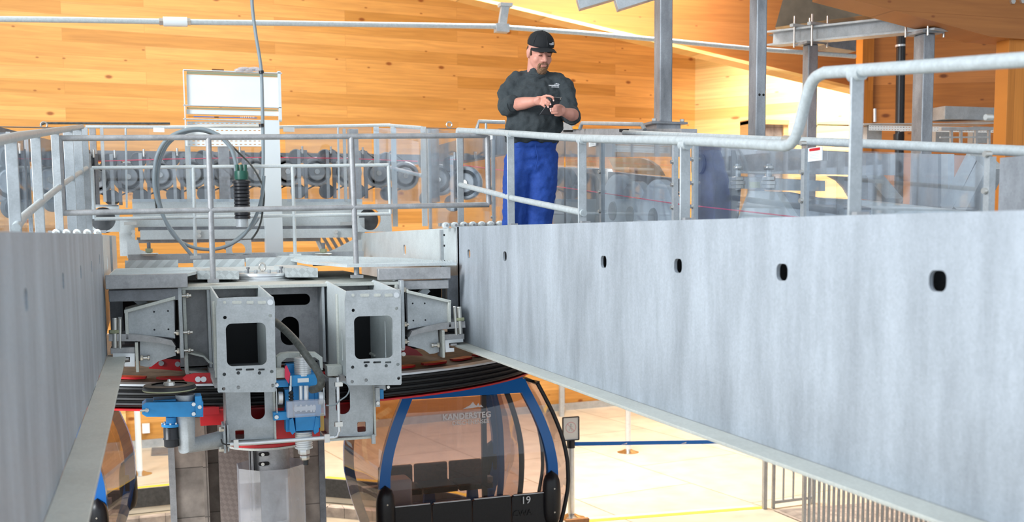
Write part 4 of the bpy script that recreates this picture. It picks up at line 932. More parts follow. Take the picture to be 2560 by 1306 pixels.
# conduit pipe along the feet
t = thing('conduit_pipe', 'thin bright conduit pipe along the feet of the hanger legs', 'pipe', at(700, 1098, 6.6))
MB().tube([at(x, y, 6.62) for x, y in ((568, 1112), (640, 1108), (740, 1101), (835, 1094))], .013, 12).build('pipe', M_ALU, t)
MB().tube(spl([at(x, y, 6.62) for x, y in ((835, 1095), (843, 1091), (846, 1080))]), .008, 8).build('end_bend', M_ALU, t)
for x, y in ((590, 1110), (817, 1096)): MB().box(at(x-6, y-9, 6.6), at(x+6, y+9, 6.63)).build('clip', M_BOLT, t)
t = thing('conduit_pipe', 'upright bright conduit pipe in front of the right hanger leg', 'pipe', at(846, 1075, 6.6))
MB().cyl(at(844, 944, 6.62), at(848, 1080, 6.62), .010, n=12).build('pipe', M_ALU, t)
for y in (961, 1061): MB().box(at(838, y-4, 6.6), at(855, y+4, 6.63)).build('clip', M_BOLT, t)
tag(MB().tube(spl([at(x, y, 6.6) for x, y in ((815, 1014), (835, 1014), (850, 1002), (866, 990), (873, 975), (868, 962), (855, 955))]), .0045, 6).build('thin_cable', M_CABLE), 'thin grey sensor cable looping over the upright conduit', 'cable')

# ---------------------------------------------------------------- deck plates on top
def platepx(name, pts, Z, th, mat, label, cat='plate', grp=None, off=None):
    P = [atZ(x, y, Z) for x, y in pts]; mb = MB().prism(P, (0, 0, -th)); return tag(mb.build(name, mat, smooth=False), label, cat, grp)
DG = thing('deck_grating', 'left pale serrated deck grating beside the left girder', 'grating', (LX+.05, 7.4, 3.33), 'deck gratings')
def grating(t, x0, y0, x1, y1, z, n, rows):
    g = MB()
    for i in range(n): X = x0+(x1-x0)*i/(n-1); g.box((X-.0025, y0, z-.03), (X+.0025, y1, z))
    for j in range(rows): Yy = y0+(y1-y0)*j/(rows-1); g.box((x0, Yy-.003, z-.012), (x1, Yy+.003, z-.001))
    o = g.build('bearing_bars', M_LITE, t, smooth=False); return o
ZD = 3.345
# solid plank gratings: ribs run across; use plank with real ribs
def plank(t, pts, z, mat=M_LITE):
    """rib topped plank deck: polygon px on plane z split in strips along depth"""
    P = [atZ(x, y, z) for x, y in pts]; MB().prism(P, (0, 0, -.012)).build('deck_sheet', mat, t, smooth=False)
P = [(-.29, 7.38), (.18, 7.38), (.45, 8.9), (-.29, 8.9)]
MB().prism([(x, y, ZD) for x, y in P], (0, 0, -.02)).build('deck_sheet', M_LITE, DG, smooth=False)
rb = MB()
for i in range(20): y = 7.42+i*.076; f = (y-7.38)/1.52; rb.box((-.28, y, ZD), (.18+.25*f, y+.01, ZD+.004))
rb.build('ribs', M_LITE, DG, smooth=False)
tag(MB().box((-.30, 7.30, 3.262), (.20, 7.36, 3.352)).build('edge_channel', M_CAST, bevel=.004), 'brown grey steel channel on the front edge of the left deck', 'channel', 'deck edge channels')
tag(MB().box((-.285, 7.33, 3.18), (.14, 7.40, 3.255)).build('support_channel', M_DARKST, bevel=.004), 'galvanised angle below the left edge channel with a round bolt', 'channel', 'deck support channels')
o = bpy.data.objects
DG2 = thing('deck_grating', 'right pale deck grating with toothed edge beside the right girder', 'grating', (1.5, 7.4, 3.33), 'deck gratings')
P = [(1.27, 7.50), (2.06, 7.50), (2.06, 9.0), (1.45, 11.0), (1.15, 11.0), (1.12, 8.5)]
ZD2 = 3.385
MB().prism([(x, y, ZD2) for x, y in P], (0, 0, -.02)).build('deck_sheet', M_LITE, DG2, smooth=False)
rb = MB()
for i in range(34): y = 7.56+i*.10; rb.box((1.16 if y > 8.3 else 1.27, y, ZD2), (2.05 if y < 9 else 2.05-(y-9)*.32, y+.012, ZD2+.004))
rb.build('ribs', M_LITE, DG2, smooth=False)
th_ = MB(); a0, a1 = Vector((1.5, 8.55, ZD2)), Vector((2.03, 7.5, ZD2))
for i in range(70):
    p = a0.lerp(a1, i/69); th_.prism([p, p+Vector((.010, 0, 0)), p+Vector((.005, 0, .02))], (0, .006, 0))
for i in range(60):
    p = Vector((1.25, 10.3, ZD2)).lerp(a0, i/59); th_.prism([p, p+Vector((.010, 0, 0)), p+Vector((.005, 0, .02))], (0, .006, 0))
th_.build('toothed_edge', M_LITE, DG2, smooth=False)
tag(MB().box(at(946, 672, 7.4), at(1127, 697, 7.4)+Vector((0, .06, 0))).build('edge_channel', M_CAST, bevel=.004), 'mottled steel channel on the front edge of the right deck', 'channel', 'deck edge channels')
tag(MB().box(at(990, 703, 7.42), at(1122, 722, 7.42)+Vector((0, .06, 0))).build('support_channel', M_CAST, bevel=.004), 'galvanised angle below the right edge channel', 'channel', 'deck support channels')
for lab, a, b in (('left diagonal strut under the deck channel', (335, 742), (385, 775)), ('right diagonal strut under the deck channel', (1068, 722), (1030, 752))):
    tag(MB().beam(at(a[0], a[1], 7.5), at(b[0], b[1]+6, 7.5), .05, .05).build('diagonal_strut', M_GALV), lab, 'strut', 'deck struts')
# dark backs added behind the brackets, where the gaps fall in shade
for lab, x0, x1, y0, y1 in (('added dark backing by the left girder behind the jacking bolts', 272, 312, 718, 868), ('added dark backing by the right girder behind the jacking bolts', 1118, 1148, 690, 850)):
    tag(MB().box(at(x0, y0, 7.62), at(x1, y1, 7.64)).build('dark_backing', M_DARKST), lab, 'plate')
# kick plates, tread plates standing at the deck rear
YK = 9.6
for i, (x0, x1, y0, y1) in enumerate(((312, 446, 652, 672), (483, 612, 650, 669), (614, 743, 645, 665), (782, 880, 645, 664))):
    tag(MB().box(at(x0, y0, YK), at(x1, y1, YK)+Vector((0, .02, 0))).build('kick_plate', M_TREAD), 'upright tread plate at the rear edge of the deck, '+['leftmost', 'second from the left', 'third from the left', 'rightmost'][i]+' of four', 'plate', 'rear kick plates')
for i, (x0, x1, y0, y1) in enumerate(((494, 598, 677, 699), (718, 795, 671, 694))):
    P0, P1 = at(x0, y1, 7.95), at(x1, y1, 7.95); h_ = at(x0, y0, 7.95).z-P0.z
    tag(MB().prism([P0, P1, P1+Vector((0, 0, h_)), P0+Vector((0, 0, h_))], (0, .9, 0)).build('tread_plate', M_TREAD, smooth=False), 'raised tread plate step on the deck '+('left' if i == 0 else 'right')+' of the round cover', 'plate', 'tread plate steps')
tag(MB().box((.2, 8.46, ZT), (1.2, 9.6, ZD-.02)).build('deck_base_plate', M_LITE), 'pale deck plate between the two gratings', 'plate')
db = MB()
for i in range(60): x = 468+random.random()*42; y = 691+random.random()*9; p = atZ(x, y, ZT+.002); db.ell(p, .006, .004, .004, nu=5, nv=4)
tag(db.build('debris', M_OLIVE), 'small brown grit and leaf debris on the deck by the left post', 'debris', kind='stuff')
# round bearing cover with eye bolt
cc = at(658, 690, 8.15)
t = thing('bearing_cover', 'round steel bearing cover with lifting eye on the frame top', 'cover', (cc.x, 8.2, ZT))
MB().lathe([(.0, 0), (.235, 0), (.235, .006), (.18, .008), (.18, .05), (.175, .055), (.0, .055)], (cc.x, 8.2, ZT), n=40).build('cover_disc', M_ALU, t)
MB().lathe([(.182, .028), (.1835, .030), (.182, .033)], (cc.x, 8.2, ZT), n=40).build('joint_ring', M_DARKST, t)
for i in range(8):
    a_ = i*PI/4+.3; c = Vector((cc.x+.125*math.cos(a_), 8.2+.125*math.sin(a_), ZT+.055)); MB().hexa(c, (0, 0, 1), .013, .018).build('cover_bolt', M_GALV, t)
for dx in (-.11, .13): MB().cyl((cc.x+dx, 8.12, ZT+.05), (cc.x+dx, 8.12, ZT+.10), .007, n=8).cyl((cc.x+dx, 8.12, ZT+.085), (cc.x+dx, 8.12, ZT+.10), .014, n=6).build('tall_screw', M_DARKST, t)
MB().tube([Vector((cc.x+.022*math.cos(i*PI/8), 8.2, ZT+.095+.03*math.sin(i*PI/8))) for i in range(16)], .0065, 8, closed=True).build('lifting_eye', M_BOLT, t)

# ---------------------------------------------------------------- bull wheel
WC = Vector((.88, 9.35, 0)); WR = 2.32
t = thing('bull_wheel', 'large horizontal bull wheel with red body and black grooved rim below the frame', 'wheel', (WC.x, WC.y, 2.5))
prof = [(WR-.10, 2.655), (WR, 2.655), (WR, 2.635), (WR-.018, 2.63)]
MB().lathe([(WR-.10, 2.635), (WR-.10, 2.652), (WR+.0, 2.652), (WR+.0, 2.638)], WC, n=160, caps=False).build('bright_edge', M_ALU, t)
pr = [(WR-.09, 2.638)]
for k in range(4):
    z = 2.632-k*.034; pr += [(WR+.012, z), (WR+.014, z-.012), (WR-.004, z-.021), (WR-.006, z-.028)]
pr += [(WR-.09, 2.492)]
MB().lathe(pr, WC, n=200, caps=False).build('grooved_rim', M_RUB, t)
MB().lathe([(WR-.3, 2.49), (WR+.004, 2.49), (WR+.004, 2.478), (WR-.3, 2.46)], WC, n=160, caps=False).build('lower_flange', M_RED, t)
MB().lathe([(1.0, 2.60), (WR-.10, 2.645), (WR-.10, 2.635), (1.0, 2.58)], WC, n=120, caps=False).build('worn_disc', M_DISC, t)
MB().lathe([(.28, 2.30), (.75, 2.30), (.75, 2.34), (.60, 2.44), (.60, 2.62), (.28, 2.66)], WC, n=60, caps=False).build('hub', M_RED, t)
for i in range(12):
    a_ = i*2*PI/12+.22; d = Vector((math.cos(a_), math.sin(a_), 0)); n_ = Vector((-d.y, d.x, 0))
    MB().beam(WC+d*.55+Vector((0, 0, 2.5)), WC+d*(WR-.12)+Vector((0, 0, 2.5)), .10, .10).build('spoke', M_RED, t)
for i in range(40):
    a_ = i*2*PI/40+.07; d = Vector((math.cos(a_), math.sin(a_), 0))
    if d.y < .2: 
        c = WC+d*(WR-.30)+Vector((0, 0, 2.645)); n_ = Vector((-d.y, d.x, 0))
        MB().prism([c-n_*.10-d*.05, c+n_*.10-d*.05, c+n_*.12, c+n_*.07+d*.04, c-n_*.07+d*.04, c-n_*.12], (0, 0, .014)).build('red_pad', M_RED, t)
bcx = at(668, 1115, 7.35).x
MB().lathe([(.05, 2.215), (.27, 2.215), (.27, 2.235), (.05, 2.25)], (bcx, 7.35, 0), n=48).build('bottom_cap', M_RED, t)
MB().lathe([(.05, 2.200), (.28, 2.200), (.28, 2.214), (.05, 2.214)], (bcx, 7.35, 0), n=48).build('cap_ring', M_FLNG, t)
# red plates seen left under the bracket
t = thing('red_segment', 'red plate with two round bolt heads behind the left side bracket', 'plate', at(430, 910, 7.7))
MB().prism([at(x, y, 7.75) for x, y in ((382, 896), (455, 900), (455, 928), (372, 922))], (0, .02, 0)).build('plate', M_RED, t)
for x, y in ((403, 909), (444, 911)): MB().cyl(at(x, y, 7.74), at(x, y, 7.76), .018, n=16).build('bolt_head', M_GALV, t)
t = thing('red_segment', 'red rounded lug with two bolt heads left of the left box arm', 'plate', at(490, 948, 7.2))
MB().prism([at(x, y, 7.15) for x, y in ((456, 946), (466, 938), (486, 934), (530, 933), (530, 960), (480, 960), (464, 955))], (0, .02, 0)).build('plate', M_RED, t)
for x, y in ((495, 949), (509, 949)): MB().cyl(at(x, y, 7.13), at(x, y, 7.16), .018, n=16).build('bolt_head', M_ALU, t)
t = thing('red_segment', 'red curved disc edge behind the right side bracket', 'plate', at(1030, 880, 7.9))
MB().prism([at(x, y, 7.7) for x, y in ((1000, 865), (1020, 866), (1042, 876), (1058, 890), (1000, 888))], (0, .03, 0)).build('plate', M_RED, t)
for x, y in ((1007, 872), (1009, 886)): MB().cyl(at(x, y, 7.66), at(x, y, 7.7), .016, n=12).build('bolt_head', M_BOLT, t)
t = thing('red_crosshead', 'red cross beam showing through the openings of the hanger legs', 'beam', at(700, 1020, 7.1))
MB().box(at(500, 1018, 7.1), at(880, 1042, 7.1)+Vector((0, .12, 0))).build('beam', M_RED, t)
MB().box(at(690, 1052, 7.05), at(745, 1088, 7.05)+Vector((0, .1, 0))).build('block', M_RED, t)
MB().box(at(575, 1086, 7.05), at(800, 1091, 7.05)+Vector((0, .1, 0))).build('thin_plate', M_RED, t)
MB().box(at(505, 1020, 7.08), at(548, 1036, 7.08)+Vector((0, .05, 0))).build('left_end', M_RED, t)

# ---------------------------------------------------------------- blue brake unit
YB_ = 6.75
t = thing('brake_unit', 'blue brake caliper unit with disc spring stacks between the box arms', 'brake', at(765, 1090, YB_))
def bx(x0, y0, x1, y1, Y, dy, name, mat, par=None, bev=.003): return MB().box(at(x0, y0, Y), at(x1, y1, Y)+Vector((0, dy, 0))).build(name, mat, par or t, bevel=bev)
bx(724, 940, 800, 964, YB_-.03, .16, 'upper_body', M_BLUEP); bx(732, 962, 792, 1014, YB_+.03, .1, 'centre_body', M_BLUEP)
bx(712, 975, 734, 1080, YB_+.02, .1, 'side_arm', M_BLUEP); bx(786, 955, 804, 1070, YB_+.02, .1, 'side_arm', M_BLUEP)
bx(738, 1036, 790, 1076, YB_-.03, .16, 'lower_body', M_BLUEP)
MB().prism([at(x, y, YB_-.04) for x, y in ((724, 1050), (733, 1046), (739, 1080), (731, 1088), (724, 1078))], (0, .14, 0)).build('lower_cheek', M_BLUEP, t)
MB().prism([at(x, y, YB_-.04) for x, y in ((790, 1042), (797, 1046), (797, 1080), (787, 1087), (784, 1078))], (0, .14, 0)).build('lower_cheek', M_BLUEP, t)
bx(683, 1032, 724, 1050, YB_-.02, .05, 'mounting_lug', M_BLUEP); bx(690, 952, 722, 968, YB_-.0, .05, 'mounting_lug', M_BLUEP)
bx(716, 912, 782, 940, YB_+.1, .1, 'rear_body', M_BLUEP)
for x, y in ((691, 1043), (691, 963)): MB().hexa(at(x, y, YB_-.02), (0, -1, 0), .015, .014).build('bolt_head', M_ALU, t)
bx(744, 947, 772, 956, YB_-.034, .004, 'rating_plate', M_SIGN, bev=0)
# disc spring stacks
for (x, y0, y1, r, n) in ((757, 893, 940, .053, 9), (760, 1078, 1120, .054, 8)):
    a, b = at(x, y0, YB_+.02), at(x, y1, YB_+.02); H_ = a.z-b.z; pf = [(.02, 0)]
    for i in range(n): z = H_*i/n; pf += [(r*.93, z+.001), (r, z+H_/n*.2), (r, z+H_/n*.75), (r*.93, z+H_/n*.9)]
    pf += [(.02, H_)]; MB().lathe(pf, b, n=28).build('disc_springs', M_ALU, t)
a = at(750, 878, YB_+.02); MB().hexa(at(757, 893, YB_+.02), (0, 0, 1), .02, .05).build('top_nut', M_BOLT, t)
b = at(760, 1136, YB_+.02); MB().hexa(b, (0, 0, 1), .037, .04).build('bottom_nut', M_ALU, t); MB().hexa(b+Vector((0, 0, .035)), (0, 0, 1), .056, .018).build('bottom_washer', M_WHITE2, t)
MB().hexa(at(762, 1150, YB_+.02), (0, 0, 1), .030, .03).build('lock_nut', M_BOLT, t); MB().cyl(at(765, 1163, YB_+.02), at(765, 1148, YB_+.02), .017, n=12).build('spindle_end', M_RUB, t)
# linkage frame: pale C arm over the brake
o_ = P2([(692, 925), (692, 893), (702, 885), (720, 882), (790, 882), (805, 893), (806, 925), (800, 925), (797, 901), (786, 893), (715, 895), (703, 905), (701, 925)], YB_+.14)
MB().plateXZ(o_, [], YB_+.12, .09).build('yoke', M_FLNG, t, bevel=.003)
bx(690, 925, 714, 945, YB_-.02, .1, 'yoke_foot', M_FLNG); bx(818, 916, 856, 940, YB_+.1, .1, 'yoke_foot', M_FLNG)
for x, s in ((700, 1), (800, 1)):
    MB().cyl(at(x-8, 996, YB_+.1), at(x+8, 996, YB_+.1), .062, n=28).build('side_roller', M_RUB, t); MB().cyl(at(x-4, 996, YB_+.0), at(x+6, 996, YB_+.0), .04, n=24).build('roller_hub', M_ALU, t)
bx(690, 972, 694, 1034, YB_-.04, .02, 'white_bar', M_WHITE2); bx(808, 940, 813, 1038, YB_-.04, .02, 'white_bar', M_WHITE2)
for i, x in enumerate((726, 752, 765)): MB().cyl(at(x, 965, YB_-.06), at(x, 1000, YB_-.06), .008+.004*i, n=12).build('piston', M_ALU, t)
MB().lathe([(.006, 0), (.017, .01), (.010, .02), (.017, .03), (.010, .04), (.017, .05), (.006, .07)], at(728, 1004, YB_-.06), n=14).build('bellows', M_RUB, t)
MB().cyl(at(727, 940, YB_-.06), at(727, 975, YB_-.06), .006, n=10).build('thin_rod', M_ALU, t)
# clear cover box with bolts
MB().box(at(718, 1006, YB_-.12), at(814, 1040, YB_-.12)+Vector((0, .06, 0))).build('clear_cover', M_PLEXC, t)
for x in (740, 752, 766, 778, 785):
    for y in (1015, 1028): MB().cyl(at(x, y, YB_-.05), at(x, y, YB_-.03), .007, n=8).build('small_bolt', M_ALU, t)
bx(735, 1018, 790, 1026, YB_-.04, .02, 'inner_plate', M_ALU)
bx(799, 1034, 811, 1078, YB_+.02, .02, 'yellowed_plate', M_GLOVE)
MB().prism([at(x, y, YB_-.05) for x, y in ((712, 918), (717, 914), (726, 935), (722, 960), (712, 945))], (0, .01, 0)).build('purple_tab', M_REDC, t)
# thick hose
tag(MB().tube(spl([at(x, y, Yh) for x, y, Yh in ((688, 805, 6.95), (715, 828, 6.8), (745, 860, 6.65), (772, 898, 6.55), (795, 930, 6.5), (803, 955, 6.5), (797, 970, 6.52), (780, 975, 6.6))]), .024, 14).build('hydraulic_hose', M_CABLE2), 'thick dusty black hose from the left box arm down to the brake unit', 'hose')

# ---------------------------------------------------------------- guide wheel assembly lower left
YG = 6.45
t = thing('guide_roller', 'horizontal guide roller with worn rim on a blue clamp bracket at lower left', 'roller', at(430, 1040, YG))
c = at(424, 981, YG+.06)
MB().lathe([(.02, 0), (.105, 0), (.142, .006), (.148, .018), (.148, .032), (.142, .042), (.118, .046), (.112, .040), (.03, .036), (.02, .05)], c, n=48).build('roller_tyre', M_RUB, t)
MB().lathe([(.10, .0465), (.142, .0435), (.142, .0445), (.10, .0475)], c, n=48, caps=False).build('worn_tread', M_DISC, t)
MB().lathe([(.02, .040), (.035, .040), (.03, .058), (.012, .062), (.008, .075)], c, n=20).build('hub_nut', M_BOLT, t)
MB().lathe([(.147, .014), (.1495, .016), (.1495, .020), (.147, .022)], c, n=48, caps=False).build('metal_band', M_OLIVE, t)
o_ = P2([(355, 1015), (365, 1007), (508, 1005), (508, 1043), (366, 1043), (355, 1036)], YG)
MB().plateXZ(o_, [], YG, .16).build('blue_clamp', M_BLUEP, t, bevel=.004)
bx(383, 1002, 440, 1008, YG+.04, .14, 'blue_top', M_BLUEP); bx(487, 992, 506, 1040, YG-.01, .14, 'blue_ear', M_BLUEP)
for x, y in ((484, 1011), (484, 1035), (499, 1018)): MB().hexa(at(x, y, YG-.004), (0, -1, 0), .013, .012).build('bolt_head', M_ALU, t)
MB().cyl(at(350, 1028, YG-.02), at(370, 1026, YG-.02), .007, n=8).build('grub_screw', M_BOLT, t); MB().hexa(at(367, 1026, YG-.004), (0, -1, 0), .013, .01).build('bolt_head', M_ALU, t)
MB().cyl(at(428, 1043, YG+.08), at(428, 1062, YG+.08), .030, n=24).build('blue_neck', M_BLUEP, t)
MB().cyl(at(426, 1060, YG+.08), at(426, 1067, YG+.08), .050, n=24).build('blue_flange', M_BLUEP, t)
MB().lathe([(.038, 0), (.043, -.01), (.043, -.065), (.046, -.068), (.046, -.074), (.042, -.076), (.042, -.115), (.034, -.12)], at(427, 1067, YG+.08), n=28).build('black_motor', M_BLACK, t)
for i in range(8):
    a_ = i*PI/4; cc2 = at(426, 1063, YG+.08)+Vector((.044*math.cos(a_), .044*math.sin(a_), .004)); MB().cyl(cc2, cc2+Vector((0, 0, .012)), .006, n=8).build('flange_screw', M_ALU, t)
t = thing('elbow_pipe', 'thick galvanised mitred elbow pipe carrying the guide roller', 'pipe', at(470, 1110, YG+.08))
a, b, c2 = at(463, 987, YG+.08), at(467, 1116, YG+.08), at(560, 1098, YG+.30)
MB().tube([a, b+Vector((0, 0, .0)), c2], .055, 28).build('pipe', M_GALV, t)
MB().cyl(a, a+Vector((0, 0, .004)), .047, n=28).build('dark_bore', M_DARKST, t)
bx(557, 1065, 566, 1134, YG+.2, .16, 'end_flange', M_GALV); bx(567, 1063, 574, 1130, YG+.2, .16, 'end_flange', M_GALV)
for x, y in ((560, 1074), (560, 1124)): MB().hexa(at(x, y, YG+.19), (-1, 0, 0), .016, .03).build('bolt', M_BOLT, t)
tag(MB().tube(spl([at(x, y, YG+.12) for x, y in ((553, 1099), (556, 1108), (565, 1112), (575, 1112))]), .005, 6).build('thin_cable', M_RUB), 'thin black cable between elbow pipe flange and conduit', 'cable')

# ---------------------------------------------------------------- shaft, clear cover, concrete tower
YS = 8.4
t = thing('drive_shaft', 'grey steel shaft sleeve with slotted holes above the clear cover', 'shaft', at(672, 1165, YS))
a, b = at(672, 1118, YS), at(672, 1168, YS)
MB().cyl((a.x, YS, b.z-.4), (a.x, YS, 2.2), .155, n=40).build('sleeve', M_CAST, t)
for y in (1136, 1160):
    p = at(658, y, YS-.15); MB().plateXZ(rrect(p.x-.035, p.z-.014, p.x+.045, p.z+.014, .013), [], YS-.162, .012).build('slot', M_HOLE, t); MB().cyl((p.x-.005, YS-.175, p.z), (p.x-.005, YS-.15, p.z), .013, n=12).build('slot_screw', M_BOLT, t)
for x in (625, 634): p = at(x, 1140, YS-.12); MB().box((p.x, YS-.15, b.z-.3), (p.x+.004, YS-.10, a.z)).build('seam', M_HOLE, t)
t = thing('clear_shaft_cover', 'octagonal clear plastic cover around the drive shaft at the bottom', 'cover', (a.x+.02, YS, 0))
zt_ = at(675, 1160, YS).z; R8 = .262; cx_ = at(676, 1160, YS).x
oct_ = [(cx_+R8*math.cos(PI/8+i*PI/4), YS+R8*math.sin(PI/8+i*PI/4)) for i in range(8)]
for i in range(8):
    (xa, ya), (xb, yb) = oct_[i], oct_[(i+1) % 8]
    d_ = Vector((xb-xa, yb-ya, 0)).normalized(); n_ = Vector((d_.y, -d_.x, 0))*.005
    MB().prism([(xa, ya, -.3), (xb, yb, -.3), (xb, yb, zt_), (xa, ya, zt_)], n_).build('facet', M_PLEXC, t, smooth=False)
MB().cyl((cx_, YS, -.4), (cx_, YS, zt_-.1), .15, n=32).build('inner_shaft', M_ALU, t)
# concrete tower
YPl = 9.2
x0, x1 = at(423, 1200, YPl).x, at(810, 1200, YPl).x; xa = at(521, 1200, YPl).x; xb = at(548, 1200, YPl).x
t = thing('concrete_tower', 'weathered board marked concrete pillar below the bull wheel', 'pillar', (x0+.6, YPl+.4, -.37))
MB().box((x0+.05, YPl, -.4), (xa, YPl+1.1, 2.28)).build('left_shaft', M_CONC, t); MB().box((xb+.05, YPl+.1, -.4), (x1, YPl+1.1, 2.28)).build('main_shaft', M_CONC, t)
MB().box((x0, YPl-.03, -.4), (x0+.05, YPl+.2, 2.28)).build('edge_strip', M_CAST, t); MB().box((xa-.04, YPl-.03, -.4), (xa, YPl+.1, 2.28)).build('edge_strip', M_CONC, t)
MB().box((xa, YPl+.12, -.4), (xb+.05, YPl+.9, 2.28)).build('recess_wall', M_CONC, t)
MB().box((x1-.03, YPl+.06, -.4), (x1+.02, YPl+.3, 2.28)).build('edge_strip', M_DARKST, t)
tag(MB().box((xb, YPl-.02, -.4), (at(735, 1200, YPl).x, YPl+.05, 2.25)).build('tread_plate_cover', M_TREADB), 'upright brownish tread plate cover on the concrete pillar', 'plate')

# ================================================================== GONDOLA CABINS
ZP = [(.08, .66), (.35, .75), (.70, .86), (1.0, .92), (1.27, .915), (1.5, .87), (1.75, .78), (2.0, .66), (2.12, .60)]
def hw(z):
    for (a, b), (c, d) in zip(ZP, ZP[1:]):
        if z <= c: s = (z-a)/(c-a); return b+(d-b)*max(0, s)
    return ZP[-1][1]
def hws(z): return (hw(z-.06 if z > .14 else z)+2*hw(z)+hw(min(2.12, z+.06)))/4
def yf(z): return .10*abs((z-1.05)/1.05)**2.2            # bulge of the end faces
CLn = 1.75
cab = thing('gondola_cabin', 'blue framed glass gondola cabin with white lettering and number 19 below the right girder', 'gondola', (0, 0, 0), 'gondola cabins')
zs = [.08+i*(2.04/28) for i in range(29)]
def end_frame(yo, s, name):
    """closed ring of frame following the face outline"""
    out, inn = [], []
    lo = 1.02 if s > 0 else .5
    rng = [z for z in zs]
    L_ = [(-hws(z), yo+s*yf(z), z) for z in rng]; R_2 = [(hws(z), yo+s*yf(z), z) for z in rng[::-1]]
    out = L_+R_2
    c = Vector((0, 0, 1.1)); inn = []
    for (x, y, z) in out:
        zi = min(max(z, .2), 1.985); xi = (hws(zi)-.105)*(1 if x > 0 else -1); inn.append((xi, yo+s*yf(zi), zi))
    m_ = MB(); n = len(out); vs = []
    for k, off in ((0, -.012*s), (1, .055*s)):
        vs += [(x, y+off, z) for x, y, z in out]+[(x, y+off, z) for x, y, z in inn]
    fs = []
    for i in range(n):
        j = (i+1) % n
        fs += [(i, j, n+j, n+i), (2*n+j, 2*n+i, 3*n+i, 3*n+j), (i, 2*n+i, 2*n+j, j), (n+i, n+j, 3*n+j, 3*n+i)]
    m_.add(vs, fs); return m_.build(name, M_CABBLUE, cab)
end_frame(0, 1, 'front_frame'); end_frame(CLn, -1, 'rear_frame')
def sheet(fn, zl, n, name, mat, th=.008, thv=(0, 1, 0)):
    m_ = MB(); vs = []; fs = []
    for z in zl:
        for i in range(n+1): vs.append(fn(z, i/n))
    for r_ in range(len(zl)-1):
        for i in range(n): a = r_*(n+1)+i; fs.append((a, a+1, a+n+2, a+n+1))
    m_.add(vs, fs); return m_.build(name, mat, cab)
zg = [z for z in zs if z <= 2.0 and z > .85]
sheet(lambda z, s: ((hws(z)-.10)*(2*s-1), .012+yf(z), z), zg, 8, 'front_glass', M_CABGL)
zg2 = [z for z in zs if z <= 2.0]
sheet(lambda z, s: ((hws(z)-.10)*(2*s-1), CLn-.012-yf(z), z), zg2, 8, 'rear_glass', M_CABGL)
sheet(lambda z, s: (-hws(z), .05+yf(z)+(CLn-.1-2*yf(z))*s, z), zs, 6, 'side_glass', M_CABGL)
sheet(lambda z, s: (hws(z), .95+yf(z)+(CLn-1.0-2*yf(z))*s, z), zs, 4, 'side_glass', M_CABGL)
MB().box((-.60, .12, 2.105), (.60, CLn-.12, 2.14)).build('roof', M_CABBLUE, cab, bevel=.01)
MB().box((-.66, .06, .05), (.66, CLn-.06, .10)).build('floor_pan', M_BLACK, cab)
# black lower front band in four padded sections with pale top edges
for i in range(4):
    a, b = -.82+i*.41, -.82+(i+1)*.41
    za = .955+.018*(i if True else 0)*0
    m_ = MB().prism([(a+.005, -.03, .30), (b-.005, -.03, .30), (b-.005, -.03, za+.01), (b-.04, -.03, za+.02), (a+.04, -.03, za+.02), (a+.005, -.03, za)], (0, .05, 0))
    o = m_.build('lower_band', M_BLACK, cab, bevel=.006)
    MB().box((a+.02, -.036, za+.016), (b-.02, -.010, za+.024)).build('edge_trim', M_WHITE2, o)
MB().box((-.80, -.028, .20), (.80, .03, .50)).build('lower_band_base', M_BLACK, cab)
# bumpers at the four corners
for x, y in ((-.865, -.02), (.84, -.02), (.83, CLn+.02)):
    s = 1 if y < 1 else -1; m_ = MB(); vs = []; zc = .90
    for i in range(13):
        t_ = -1+i/6; r_ = (1-abs(t_)**3.2)**(1/2.2)
        for k in range(14): a_ = k*2*PI/14; vs.append((x+.095*r_*math.cos(a_), y+.08*r_*math.sin(a_), zc+.29*t_))
    fs = [(i*14+k, i*14+(k+1) % 14, (i+1)*14+(k+1) % 14, (i+1)*14+k) for i in range(12) for k in range(14)]
    m_.add(vs, fs); o = m_.build('bumper', M_BLACK, cab)
    for z in (.78, 1.02): MB().cyl((x, y-s*.075, z), (x, y-s*.084, z), .009, n=10).build('screw', M_BOLT, o)
# seats inside
for i in range(3):
    a = -.60+i*.40; o = MB().box((a, CLn-.34, .80), (a+.38, CLn-.28, 1.05)).build('seat_back', M_SEAT if i else M_SEAT, cab, bevel=.02)
    MB().box((a, CLn-.72, .80), (a+.38, CLn-.34, .86)).build('seat_pan', M_BLACK, cab, bevel=.01)
MB().box((-.80, .35, .84), (-.50, .62, 1.14)).build('white_seat_back', M_WHITE, cab, bevel=.03)
MB().box((-.78, CLn-.36, .78), (.70, CLn-.26, .84)).build('seat_rail', M_GALV, cab)
for x in (-.5, -.1, .4): MB().prism([(x, CLn-.4, .8), (x+.1, CLn-.4, .8), (x+.16, CLn-.4, .10), (x-.06, CLn-.4, .10)], (0, .05, 0)).build('seat_leg', M_BELT, cab)
MB().box((.42, .9, .10), (.47, .95, 2.1)).build('inner_post', M_BLACK, cab)
MB().tube(spl([(.50, .55, 2.08), (.62, .55, 1.8), (.72, .55, 1.4), (.72, .55, .9), (.60, .55, .3)]), .03, 8).build('door_post', M_BLACK, cab)
MB().tube(spl([(.32, .30, 2.05), (.40, .3, 1.7), (.42, .3, 1.2), (.40, .3, .9)]), .035, 8).build('blue_inner_post', M_CABBLUE, cab)
